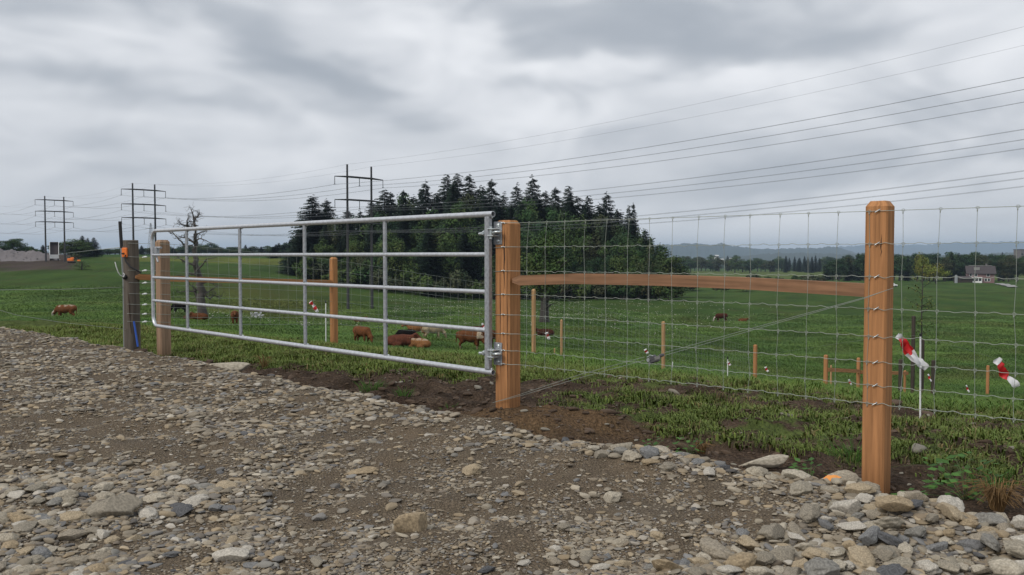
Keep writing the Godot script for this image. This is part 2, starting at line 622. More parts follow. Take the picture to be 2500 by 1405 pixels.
func stage() -> void:
	var cam := Camera3D.new()
	cam.name = "camera"
	add_child(cam)
	cam.position = Vector3(0, EYE, 0)
	cam.rotation.x = -PITCH
	cam.fov = rad_to_deg(2.0 * atan(702.5 / FOCAL))
	cam.near = 0.05
	cam.far = 20000.0
	cam.current = true
	var env := Environment.new()
	env.background_mode = Environment.BG_SKY
	env.sky = Sky.new()
	var sm := PanoramaSkyMaterial.new()
	sm.panorama = clouds()
	env.sky.sky_material = sm
	env.tonemap_mode = Environment.TONE_MAPPER_LINEAR
	env.tonemap_exposure = 1.18
	env.sdfgi_enabled = true
	env.ssao_enabled = true
	env.ssil_enabled = true
	env.fog_enabled = true
	env.fog_density = 0.0001
	env.fog_light_color = Color(0.80, 0.90, 1.0)
	var we := WorldEnvironment.new()
	we.name = "environment"
	we.environment = env
	add_child(we)
	var sun := DirectionalLight3D.new()
	sun.name = "sun"
	add_child(sun)
	sun.rotation = Vector3(deg_to_rad(-43), deg_to_rad(-50), 0)
	sun.light_energy = 0.5
	sun.light_angular_distance = 28.0
	sun.light_color = Color(1.0, 0.97, 0.93)
	sun.shadow_enabled = true


# ---------- the ground: one grid, split into gravel, bare soil and meadow ----------
func field_color(x: float, d: float) -> Color:
	var px := 1250.0 + FOCAL * x / maxf(d, 1.0)   # bearing from the gate, as on the survey
	var n := nz.get_noise_2d(x * 0.05, d * 0.05) * 0.5 + nc.get_noise_2d(x * 0.35, d * 0.22) * 0.35 + nf.get_noise_2d(x * 0.25, d * 0.12) * 0.25
	var c := Vector3(0.062, 0.124, 0.033)
	c = c.lerp(Vector3(0.105, 0.166, 0.038), clampf(0.45 + n, 0.0, 1.0))
	var dry := exp(-pow((px - 640.0) / 190.0, 2.0)) * smoothstep(100.0, 130.0, d) * smoothstep(235.0, 170.0, d)
	c = c.lerp(Vector3(0.12, 0.135, 0.035), dry * clampf(0.75 + n * 0.8, 0.0, 1.0))
	if px < 800.0:
		c = c.lerp(Vector3(0.19, 0.215, 0.05), smoothstep(268.0, 276.0, d) * smoothstep(330.0, 320.0, d) * smoothstep(230.0, 330.0, px) * (0.85 + n * 0.4))
		c = c.lerp(Vector3(0.06, 0.125, 0.03), smoothstep(330.0, 345.0, d) * 0.8)
	if px < 330.0:
		var dug := smoothstep(205.0, 222.0, d + n * 14.0) * smoothstep(205.0, 165.0, px + n * 30.0)
		c = c.lerp(Vector3(0.115, 0.09, 0.075), dug)
	if px > 1600.0 and d > 480.0:
		c = c.lerp(Vector3(0.135, 0.18, 0.05), smoothstep(520.0, 560.0, d) * smoothstep(1000.0, 900.0, d))
	if d > 1200.0:
		c = c.lerp(Vector3(0.04, 0.07, 0.035), smoothstep(1200.0, 1600.0, d))
	if d > 6.0 and d < 420.0:   # worn, grazed and lusher patches
		c *= 1.0 + nc.get_noise_2d(x * 0.07 + 30.0, d * 0.035) * 0.35
		c = c.lerp(Vector3(0.115, 0.125, 0.045), clampf(nz.get_noise_2d(x * 0.11, d * 0.05 + 70.0) * 1.1 - 0.25, 0.0, 0.55))
	return Color(c.x, c.y, c.z)


func build_ground() -> void:
	var ang := PackedFloat64Array()
	var a := -180.0
	while a < 180.01:
		ang.append(deg_to_rad(a))
		a += 0.22 if absf(a) < 36.0 else (1.0 if absf(a) < 60.0 else 6.0)
	var rows := PackedFloat64Array()
	var r := 0.4
	while r < 15000.0:
		rows.append(r)
		if r < 2.9:
			r += 0.4
		elif r < 13.0:
			r += 0.042 + maxf(0.0, r - 8.0) * 0.006
		elif r < 60.0:
			r *= 1.016
		else:
			r *= 1.022
	var na := ang.size()
	var shapes := [Shape.new(), Shape.new(), Shape.new()]
	var pos := PackedVector3Array()
	var cols := [PackedColorArray(), PackedColorArray(), PackedColorArray()]
	var zone := PackedByteArray()
	var kind := PackedByteArray()
	for i in rows.size():
		for j in na:
			var x := rows[i] * sin(ang[j])
			var d := rows[i] * cos(ang[j])
			var y := height(x, d)
			pos.append(Vector3(x, y, -d))
			var t := along(x, d)
			var s := across(x, d)
			var z := 2
			var col := Color(0.06, 0.11, 0.035)
			if rows[i] < 60.0 and t > -60.0:
				var e := edge(t) + nc.get_noise_2d(x * 4.0, d * 4.0) * 0.16
				if s < e:
					z = 0
					var n := nz.get_noise_2d(x * 1.3, d * 1.3) * 0.6 + nf.get_noise_2d(x * 2.0, d * 2.0) * 0.45
					var v := Vector3(0.31, 0.238, 0.162).lerp(Vector3(0.275, 0.222, 0.162), clampf(0.5 + n, 0.0, 1.0))
					v *= 0.9 + 0.22 * nc.get_noise_2d(x * 7.0, d * 7.0)
					var m := exp(-(pow((x - 0.12) / 0.75, 2.0) + pow((d - 6.42) / 0.42, 2.0)))
					v = v.lerp(Vector3(0.235, 0.16, 0.09), clampf(m * 1.5, 0.0, 1.0))
					col = Color(v.x, v.y, v.z)
				else:
					var w := soil_share(x, d, t, s) if s < 7.0 else 0.0
					var m := exp(-(pow((x - 0.12) / 0.85, 2.0) + pow((d - 6.42) / 0.4, 2.0)))
					var n := nf.get_noise_2d(x * 2.5, d * 2.5)
					var v := Vector3(0.125, 0.088, 0.062) * (1.0 + n * 0.7)
					v = v.lerp(Vector3(0.22, 0.145, 0.08), clampf(m * 1.6, 0.0, 1.0))
					var g := Vector3(0.13, 0.168, 0.053) * (1.0 + n * 0.4)
					if s > 6.0:
						var fc := field_color(x, d)
						g = g.lerp(Vector3(fc.r, fc.g, fc.b), smoothstep(6.0, 10.0, s))
					v = g.lerp(v, smoothstep(0.3, 0.7, w))
					z = 1 if w > 0.5 else 2
					col = Color(v.x, v.y, v.z)
			else:
				col = field_color(x, d)
			zone.append(z)
			cols[0].append(col)
	var ids := [PackedInt32Array(), PackedInt32Array(), PackedInt32Array()]
	for k in 3:
		ids[k].resize(pos.size())
		ids[k].fill(-1)
	# smooth normals over the whole grid, so that the seams between the three sheets do not show
	var nrm := PackedVector3Array()
	nrm.resize(pos.size())
	for i in rows.size():
		for j in na:
			var k := i * na + j
			var a1 := pos[i * na + maxi(j - 1, 0)]
			var a2 := pos[i * na + mini(j + 1, na - 1)]
			var b1 := pos[maxi(i - 1, 0) * na + j]
			var b2 := pos[mini(i + 1, rows.size() - 1) * na + j]
			var n := (a2 - a1).cross(b2 - b1)
			nrm[k] = (n if n.y > 0.0 else -n).normalized()
	for i in rows.size() - 1:
		for j in na - 1:
			var k := i * na + j
			var z := zone[k]
			var sh: Shape = shapes[z]
			var q := [k, k + 1, k + na + 1, k + na]
			var o := [0, 0, 0, 0]
			for m in 4:
				var g: int = q[m]
				if ids[z][g] < 0:
					sh.col = cols[0][g]
					ids[z][g] = sh.vert(pos[g], Vector2.ZERO, nrm[g])
				o[m] = ids[z][g]
			sh.quad(o[0], o[1], o[2], o[3])
	gravel_sheet = struct("gravel_track", shapes[0].mesh(), M.dirt, "stony brown gravel track in the foreground before the gate")
	soil_sheet = struct("bare_soil", shapes[1].mesh(), M.soil, "dark churned soil along the new fence and under the gate")
	struct("meadow", shapes[2].mesh(), M.field, "green meadow falling away behind the fence and rising beyond")


var gravel_sheet: MeshInstance3D
var soil_sheet: MeshInstance3D


# ---------- stones ----------
func ico(sub: int) -> Array:
	var p := (1.0 + sqrt(5.0)) / 2.0
	var v := [Vector3(-1, p, 0), Vector3(1, p, 0), Vector3(-1, -p, 0), Vector3(1, -p, 0), Vector3(0, -1, p), Vector3(0, 1, p), Vector3(0, -1, -p), Vector3(0, 1, -p), Vector3(p, 0, -1), Vector3(p, 0, 1), Vector3(-p, 0, -1), Vector3(-p, 0, 1)]
	for i in 12:
		v[i] = v[i].normalized()
	var f := [[0, 11, 5], [0, 5, 1], [0, 1, 7], [0, 7, 10], [0, 10, 11], [1, 5, 9], [5, 11, 4], [11, 10, 2], [10, 7, 6], [7, 1, 8], [3, 9, 4], [3, 4, 2], [3, 2, 6], [3, 6, 8], [3, 8, 9], [4, 9, 5], [2, 4, 11], [6, 2, 10], [8, 6, 7], [9, 8, 1]]
	for s in sub:
		var g := []
		var mid := {}
		for t in f:
			var m := []
			for k in 3:
				var a: int = t[k]
				var b: int = t[(k + 1) % 3]
				var key := Vector2i(mini(a, b), maxi(a, b))
				if not mid.has(key):
					mid[key] = v.size()
					v.append(((v[a] + v[b]) * 0.5).normalized())
				m.append(mid[key])
			g.append([t[0], m[0], m[2]])
			g.append([t[1], m[1], m[0]])
			g.append([t[2], m[2], m[1]])
			g.append([m[0], m[1], m[2]])
		f = g
	return [v, f]


func stone_mesh(seed_: int, sub: int, planes: int, flat: float, long: float) -> ArrayMesh:  # about 1 m long, lying on y = 0 with its lower third below
	var rg := RandomNumberGenerator.new()
	rg.seed = seed_
	var n := noise(FastNoiseLite.TYPE_SIMPLEX_SMOOTH, 0.9, 3, seed_)
	var cut := []
	for k in planes:
		var d := Vector3(rg.randfn(), rg.randfn() * 0.8, rg.randfn()).normalized()
		cut.append([d, rg.randf_range(0.52, 0.88)])
	var base := ico(sub)
	var s := Shape.new()
	for p: Vector3 in base[0]:
		var q: Vector3 = p * (1.0 + n.get_noise_3dv(p * 1.2) * 0.3 + n.get_noise_3dv(p * 4.0) * 0.06)
		for c in cut:
			var over: float = q.dot(c[0]) - c[1]
			if over > 0.0:
				q -= c[0] * over * 0.93
		s.vert(Vector3(q.x * long, q.y * flat, q.z) * 0.5)
	for t in base[1]:
		s.tri(t[0], t[1], t[2])
	return s.mesh()


func inside(p: Vector2, poly: Array) -> bool:
	var c := false
	var j := poly.size() - 1
	for i in poly.size():
		var a: Vector2 = poly[i]
		var b: Vector2 = poly[j]
		if (a.y > p.y) != (b.y > p.y) and p.x < (b.x - a.x) * (p.y - a.y) / (b.y - a.y) + a.x:
			c = not c
		j = i
	return c


func stony(x: float, d: float) -> Vector2:  # how thickly stones lie, and how large they are (metres)
	var p := Vector2(x, d)
	var n := nz.get_noise_2d(x * 1.5, d * 1.5) + nf.get_noise_2d(x * 1.5, d * 1.5) * 0.4
	var t := along(x, d)
	var s := across(x, d)
	var e := edge(t)
	if inside(p, heap):
		return Vector2(1.0, 0.085)
	if inside(p, left_cobbles):
		return Vector2(0.75 + n * 0.5, 0.062)
	if t > 0.5 and s > e - 0.42:
		return Vector2(0.7, 0.08) if t > 1.5 else Vector2(0.4, 0.05)
	if inside(p, band):
		return Vector2(0.62 + n * 0.7, 0.045)
	if d > 7.2 and x < -1.0:
		return Vector2(clampf(0.6 + n * 0.9, 0.08, 1.0), 0.042)
	if x < -1.2 and d > 5.3 and d < 6.7:
		return Vector2(clampf(0.12 + n * 0.6, 0.02, 1.0), 0.036)
	if d < 3.9 and x < 0.0:
		return Vector2(clampf(0.26 + n * 0.8 - maxf(0.0, x + 1.2) * 0.5, 0.03, 1.0), 0.034)
	if x < -0.9 - (6.0 - d) * 0.1:
		return Vector2(clampf(0.36 + n * 0.8, 0.05, 1.0), 0.037)
	return Vector2(clampf(0.07 + n * 0.2, 0.02, 1.0), 0.034)


var heap := [Vector2(2.3, 3.2), Vector2(0.55, 3.2), Vector2(0.75, 3.42), Vector2(1.05, 3.62), Vector2(1.55, 3.95), Vector2(1.6, 4.5), Vector2(1.3, 5.0), Vector2(1.0, 5.36), Vector2(1.42, 5.55), Vector2(1.75, 4.95), Vector2(2.06, 4.55), Vector2(2.4, 3.8)]
var left_cobbles := [Vector2(-2.75, 4.55), Vector2(-1.8, 4.72), Vector2(-1.4, 4.43), Vector2(-1.55, 3.95), Vector2(-1.75, 3.75), Vector2(-1.4, 3.2), Vector2(-2.3, 3.2)]
var band := [Vector2(-2.86, 7.07), Vector2(-2.16, 8.3), Vector2(-0.9, 7.6), Vector2(-0.2, 6.8), Vector2(-0.45, 5.85), Vector2(-1.24, 5.85), Vector2(-1.98, 5.6), Vector2(-2.5, 6.29)]


func lay(x: float, d: float, size: Vector3, turn: float, tilt: float, sink: float) -> Transform3D:
	var b := Basis(Vector3.UP, turn) * Basis(Vector3.RIGHT, tilt) * Basis(Vector3.BACK, tilt * 0.6)
	return Transform3D(b.scaled_local(size), Vector3(x, height(x, d) + size.y * sink, -d))


func build_stones() -> void:
	var rg := RandomNumberGenerator.new()
	rg.seed = 5
	var big := []
	for k in 7:
		big.append(stone_mesh(100 + k, 3, 3, 0.62, 1.25))       # river-worn
	for k in 7:
		big.append(stone_mesh(200 + k, 3, 9, 0.66, 1.3))        # broken
	var mid := []
	for k in 3:
		mid.append(stone_mesh(300 + k, 2, 3, 0.55, 1.3))
	for k in 3:
		mid.append(stone_mesh(310 + k, 2, 8, 0.5, 1.35))
	var tiny := []
	for k in 4:
		tiny.append(stone_mesh(320 + k, 1, 5, 0.55, 1.25))
	# stones that stand out, each with its own place
	var own := [
		["rock", "large flat pale rock lying in the soil below the gate's left half", at(553, 879, 9.0), Vector3(0.25, 0.13, 0.17), 9, 6, 0.1, 0.3],
		["rock", "square grey block of stone among cobbles at the lower left", at(272, 1272, 3.92), Vector3(0.125, 0.115, 0.10), 8, 8, 0.2, 0.35],
		["rock", "upright tan boulder alone on the dirt at the bottom centre", at(1003, 1300, 3.72), Vector3(0.085, 0.12, 0.075), 10, 7, 0.6, 0.25],
		["rock", "round egg-shaped beige stone on the track right of centre", at(1153, 1151, 4.8), Vector3(0.062, 0.072, 0.055), 2, 2, 0.0, 0.28],
		["rock", "pale beige rounded stone standing on the dirt left of the cobble heap", at(1494, 1222, 4.25), Vector3(0.05, 0.065, 0.045), 4, 6, 0.3, 0.28],
		["rock", "flat tan wedge of stone on the dirt left of the egg-shaped one", at(880, 1153, 4.75), Vector3(0.085, 0.05, 0.06), 8, 7, 0.25, 0.2],
		["rock", "big broken grey boulder topping the heap beside the right fence post", at(2052, 1160, 4.7), Vector3(0.125, 0.125, 0.10), 12, 0, 0.5, 0.45],
		["rock", "white pitted holed stone lying at the bottom edge left of centre", at(560, 1385, 3.36), Vector3(0.09, 0.06, 0.06), 3, 10, 0.15, 0.25],
		["rock", "long pale slab of rock tilting up on the gravel edge beside the right post", at(1865, 1118, 5.3), Vector3(0.17, 0.08, 0.08), 9, 6, 0.35, 0.5],
	]
	for o in own:
		var p: Vector3 = o[2]
		var m2 := put(o[0], big[o[4]], M.stones[o[5]])
		var b := Basis(Vector3.UP, rg.randf() * 0.6 - 0.3) * Basis(Vector3.BACK, o[6] * 0.5) * Basis(Vector3.RIGHT, o[6] * 0.3)
		m2.transform = Transform3D(b.scaled_local(o[3] * 2.0 * 0.75), Vector3(p.x, height(p.x, -p.z) + o[3].y * o[7], p.z))
		tag(m2, o[1], "rock")
	var paint := [["orange-painted stone lying against the foot of the big boulder on the heap", at(2033, 1186, 4.52), Vector3(0.05, 0.035, 0.04)], ["second orange-painted stone beside the first on the cobble heap", at(2066, 1190, 4.5), Vector3(0.045, 0.03, 0.04)]]
	for o in paint:
		var p: Vector3 = o[1]
		var m2 := put("painted_stone", big[3], M.orange_paint)
		m2.transform = lay(p.x, -p.z, o[2] * 1.7, 0.4, 0.1, 1.0)
		tag(m2, o[0], "stone")
	# all the rest of the gravel: the 300 that show largest are pieces of the track, the others lie in four heaps by size
	var cand := []
	var taken := {}
	var tries := 0
	for o in own:
		var p: Vector3 = o[2]
		taken.get_or_add(Vector2i(int(floor(p.x / 0.1)), int(floor(-p.z / 0.1))), []).append(Vector3(p.x, -p.z, o[3].x * 1.6))
	for o in paint:
		var p: Vector3 = o[1]
		taken.get_or_add(Vector2i(int(floor(p.x / 0.1)), int(floor(-p.z / 0.1))), []).append(Vector3(p.x, -p.z, 0.1))
	while tries < 60000:
		tries += 1
		var d := 3.15 + pow(rg.randf(), 1.5) * 12.5
		var x := rg.randf_range(-0.66, 0.64) * d
		var t := along(x, d)
		var s := across(x, d)
		if s > edge(t) + 0.04 + rg.randf_range(-0.1, 0.06) or (absf(x - 0.15) < 0.55 and absf(d - 6.4) < 0.35):
			continue
		var q := stony(x, d)
		if rg.randf() > q.x:
			continue
		var size := q.y * clampf(exp(rg.randfn() * 0.42), 0.5, 1.75)
		if size < 0.03:
			continue
		var cell := Vector2i(int(floor(x / 0.1)), int(floor(d / 0.1)))
		var hit := false
		for cx in range(-2, 3):
			for cd in range(-2, 3):
				for o in taken.get(cell + Vector2i(cx, cd), []):
					if Vector2(o.x - x, o.y - d).length() < (o.z + size) * 0.40:
						hit = true
						break
		if hit:
			continue
		taken.get_or_add(cell, []).append(Vector3(x, d, size))
		cand.append([size / d, x, d, size])
	cand.sort_custom(func(a, b): return a[0] > b[0])
	var places := []
	var tints := []
	for k in mid.size():
		places.append([])
		tints.append([])
	for i in cand.size():
		var c: Array = cand[i]
		var x: float = c[1]
		var d: float = c[2]
		var size: float = c[3]
		var inheap := inside(Vector2(x, d), heap)
		var round_ := rg.randf() < (0.68 if inheap else 0.55)
		var dims := Vector3(size * rg.randf_range(0.8, 1.15), size * rg.randf_range(0.6, 1.0), size * rg.randf_range(0.7, 1.05))
		var tr := lay(x, d, dims, rg.randf() * TAU, rg.randfn() * (0.28 if inheap else 0.12), rg.randf_range(-0.05, 0.24) + (0.4 * rg.randf() if inheap else 0.0))
		var tone := rg.randi() % 12
		if round_ and tone in [4, 5]:
			tone = rg.randi() % 4
		if inheap and rg.randf() < 0.4:
			tone = [0, 1, 2, 6, 7, 10, 11, 8][rg.randi() % 8]
		if i < 300:
			var o := put("stone", big[(rg.randi() % 7) + (0 if round_ else 7)], M.stones[tone], gravel_sheet)
			o.transform = tr
		else:
			var k := rg.randi() % mid.size()
			places[k].append(tr)
			tints[k].append(tone_color(tone, rg).lerp(Color(0.32, 0.255, 0.175), rg.randf() * (0.1 if inheap else 0.5)))
	# shingle and grit
	var sp := []
	var st := []
	for k in tiny.size():
		sp.append([])
		st.append([])
	for i in 420000:
		var d := 3.1 + pow(rg.randf(), 1.7) * 12.0
		var x := rg.randf_range(-0.66, 0.64) * d
		var t := along(x, d)
		var s := across(x, d)
		if s > edge(t) + rg.randfn() * 0.09:
			continue
		if absf(x - 0.15) < 0.7 and absf(d - 6.4) < 0.4 and rg.randf() < 0.85:
			continue
		var q := stony(x, d)
		var patch := clampf(0.36 + q.x * 0.55 + nc.get_noise_2d(x * 2.2, d * 2.2) * 1.3, 0.10, 1.0)
		if rg.randf() > patch:
			continue
		var size := clampf(0.0070 * exp(rg.randfn() * 0.68), 0.0035, 0.036) * (1.0 + q.x * 0.6) * (1.0 + maxf(0.0, d - 6.0) * 0.05)
		var dims := Vector3(size * rg.randf_range(0.8, 1.3), size * rg.randf_range(0.45, 0.9), size * rg.randf_range(0.7, 1.1))
		var k := rg.randi() % tiny.size()
		sp[k].append(lay(x, d, dims, rg.randf() * TAU, rg.randfn() * 0.2, rg.randf_range(0.0, 0.3)))
		st[k].append(tone_color(rg.randi() % 12, rg).lerp(Color(0.29, 0.228, 0.158), rg.randf() * 0.85))
	var gravel := Node3D.new()
	gravel.name = "loose_gravel"
	gravel_sheet.add_child(gravel, true)
	gravel.set_meta("kind", "stuff")
	for k in mid.size():
		scatter("cobbles" if k == 0 else "cobbles_%03d" % k, mid[k], M.rock, places[k], tints[k], gravel)
	for k in tiny.size():
		scatter("grit" if k == 0 else "grit_%03d" % k, tiny[k], M.rock, sp[k], st[k], gravel)
	# clods and pebbles on the bare soil
	var cp := []
	var ct := []
	for i in 14000:
		var s := rg.randf_range(-0.6, 5.6)
		var t := rg.randf_range(-9.0, 5.5)
		var x := FX + t * FTX + s * 0.6656
		var d := FD + t * FTD + s * 0.7463
		if d < 3.2 or s < edge(t) or rg.randf() > soil_share(x, d, t, s):
			continue
		var size := 0.02 * exp(rg.randfn() * 0.6)
		cp.append(lay(x, d, Vector3(size * 1.2, size * 0.8, size), rg.randf() * TAU, rg.randfn() * 0.3, 0.1))
		var v := rg.randf_range(0.75, 1.35)
		ct.append(Color(0.135 * v, 0.095 * v, 0.067 * v) if rg.randf() < 0.93 else Color(0.36, 0.33, 0.27))
	scatter("clods", tiny[2], M.rock, cp, ct, soil_sheet)


func tone_color(k: int, rg: RandomNumberGenerator) -> Color:
	var c: Color = M.stones[k].albedo_color.srgb_to_linear()
	var v := rg.randf_range(0.75, 1.2)
	return Color(c.r * v, c.g * v, c.b * v)


# ---------- grass and weeds ----------
func tuft(seed_: int, blades: int, h: float, spread: float, width: float, lean: float) -> ArrayMesh:
	var rg := RandomNumberGenerator.new()
	rg.seed = seed_
	var s := Shape.new()
	for k in blades:
		var a := rg.randf() * TAU
		var p := Vector3(cos(a), 0, sin(a)) * spread * sqrt(rg.randf())
		var b := rg.randf() * TAU
		var out := Vector3(cos(b), 0, sin(b))
		var hh := h * rg.randf_range(0.5, 1.1)
		var side := Vector3(-out.z, 0, out.x) * width * rg.randf_range(0.6, 1.2)
		var v := rg.randf_range(0.75, 1.25)
		s.col = Color(v * rg.randf_range(0.9, 1.2), v, v * rg.randf_range(0.8, 1.0))
		var m := p + Vector3.UP * hh * 0.6 + out * hh * lean * 0.35
		var q := p + Vector3.UP * hh * 0.92 + out * hh * lean
		var n := (Vector3.UP * 1.2 + out * 0.5).normalized()
		p.y = -0.03
		var i0 := s.vert(p - side, Vector2.ZERO, n)
		var i1 := s.vert(p + side, Vector2.ZERO, n)
		var i2 := s.vert(m + side * 0.8, Vector2.ZERO, n)
		var i3 := s.vert(m - side * 0.8, Vector2.ZERO, n)
		var i4 := s.vert(q, Vector2.ZERO, n)
		s.quad(i0, i1, i2, i3)
		s.tri(i3, i2, i4)
	return s.mesh()


func build_grass() -> void:
	var rg := RandomNumberGenerator.new()
	rg.seed = 17
	# short new grass on the bank behind the fence
	var short := [tuft(1, 16, 0.032, 0.10, 0.0028, 1.6), tuft(2, 9, 0.06, 0.07, 0.0026, 0.9), tuft(3, 14, 0.018, 0.11, 0.0075, 2.0)]
	var pl := [[], [], []]
	var co := [[], [], []]
	for i in 260000:
		var s := rg.randf_range(-0.2, 9.5)
		var t := rg.randf_range(-13.0, 7.0)
		var x := FX + t * FTX + s * 0.6656
		var d := FD + t * FTD + s * 0.7463
		if d < 4.0 or absf(x / d) > 0.66:
			continue
		var w := soil_share(x, d, t, s) if s < 7.0 else 0.0
		if s < edge(t) + 0.25 or rg.randf() < w * 1.03 or rg.randf() < 0.42 - nc.get_noise_2d(x * 1.6, d * 1.6) * 1.0 + (0.22 if s < 4.5 and t > -1.5 else 0.0):
			continue
		var k := 1 if rg.randf() < 0.22 else (0 if rg.randf() < 0.55 else 2)
		var size := rg.randf_range(0.7, 1.5) * (0.8 if w > 0.3 else 1.0)
		var b := Basis(Vector3.UP, rg.randf() * TAU).scaled(Vector3.ONE * size)
		pl[k].append(Transform3D(b, Vector3(x, height(x, d), -d)))
		var v := 1.0 + nf.get_noise_2d(x * 2.5, d * 2.5) * 0.4 + rg.randfn() * 0.16
		var c := Color(0.185 * v, 0.245 * v, 0.07 * v)
		if rg.randf() < 0.10:
			c = Color(0.25 * v, 0.2 * v, 0.10 * v)
		co[k].append(c)
	for k in 3:
		var o := scatter("short_grass", short[k], M.grass, pl[k], co[k])
		tag(o, ["short new grass sprouting on the bank behind the fence", "tufts of young grass scattered over the bank behind the fence", "low spreading grass leaves on the bank behind the fence"][k], "grass")
	# long meadow grass further down
	var long := [tuft(4, 20, 0.15, 0.22, 0.005, 0.6), tuft(5, 16, 0.2, 0.26, 0.0055, 0.7)]
	var fp := [[], []]
	var fc := [[], []]
	for i in 120000:
		var d := 9.0 * pow(18.0, pow(rg.randf(), 0.85))
		var x := rg.randf_range(-0.64, 0.64) * d
		var t := along(x, d)
		var s := across(x, d)
		if s < 4.6 + nc.get_noise_2d(x, d) * 1.2 or (s < 8.0 and rg.randf() < soil_share(x, d, t, s)):
			continue
		if s < 8.0 and t < 0.5 and rg.randf() < 0.7:
			continue
		var k := rg.randi() % 2
		var size := rg.randf_range(0.6, 1.2) * (0.8 + d * 0.012)
		var b := Basis(Vector3.UP, rg.randf() * TAU).scaled(Vector3(size * (1.0 + d * 0.01), minf(size, 0.85) * (0.6 if s < 8.0 else 1.0), size * (1.0 + d * 0.01)))
		fp[k].append(Transform3D(b, Vector3(x, height(x, d), -d)))
		var v := 1.0 + nf.get_noise_2d(x * 0.9, d * 0.9) * 0.22 + nc.get_noise_2d(x * 0.25, d * 0.25) * 0.3 + rg.randfn() * 0.1
		var g := field_color(x, d)
		fc[k].append(Color(g.r * v * 1.25, g.g * v * 1.25, g.b * v * 1.2))
	for k in 2:
		var o := scatter("meadow_grass", long[k], M.grass, fp[k], fc[k])
		tag(o, ["long dark green grass of the meadow where the cattle graze", "taller seeding grass standing among the long meadow grass"][k], "grass")
	# white clover and dandelion clocks on the slopes
	var fl := Shape.new()
	fl.ball(Vector3.ZERO, Vector3(0.5, 0.4, 0.5), 3, 5)
	var wp := []
	var wc := []
	for i in 9000:
		var px := rg.randf_range(380.0, 2000.0)
		var d := rg.randf_range(95.0, 200.0)
		var ok := false
		if px < 950.0:
			ok = absf(d - 103.0 - nz.get_noise_1d(px * 0.02) * 10.0) < 4.0 and rg.randf() < 0.6
		else:
			ok = d > 125.0 + nz.get_noise_2d(px * 0.03, d * 0.05) * 40.0 and rg.randf() < clampf(0.5 + nf.get_noise_2d(px * 0.01, d * 0.06) * 1.6, 0.0, 1.0) * smoothstep(2000.0, 1400.0, px)
		if not ok:
			continue
		var x := (px - 1250.0) / FOCAL * d
		var sz := rg.randf_range(0.06, 0.15)
		wp.append(Transform3D(Basis().scaled(Vector3.ONE * sz), Vector3(x, height(x, d) + 0.2 + rg.randf() * 0.1, -d)))
		var v := rg.randf_range(0.3, 0.62)
		wc.append(Color(v, v, v * 0.8))
	var fo := scatter("white_flowers", fl.mesh(), M.painted, wp, wc)
	tag(fo, "white seed heads and flowers dotting the far slope of the meadow", "flowers")
	weeds(rg)


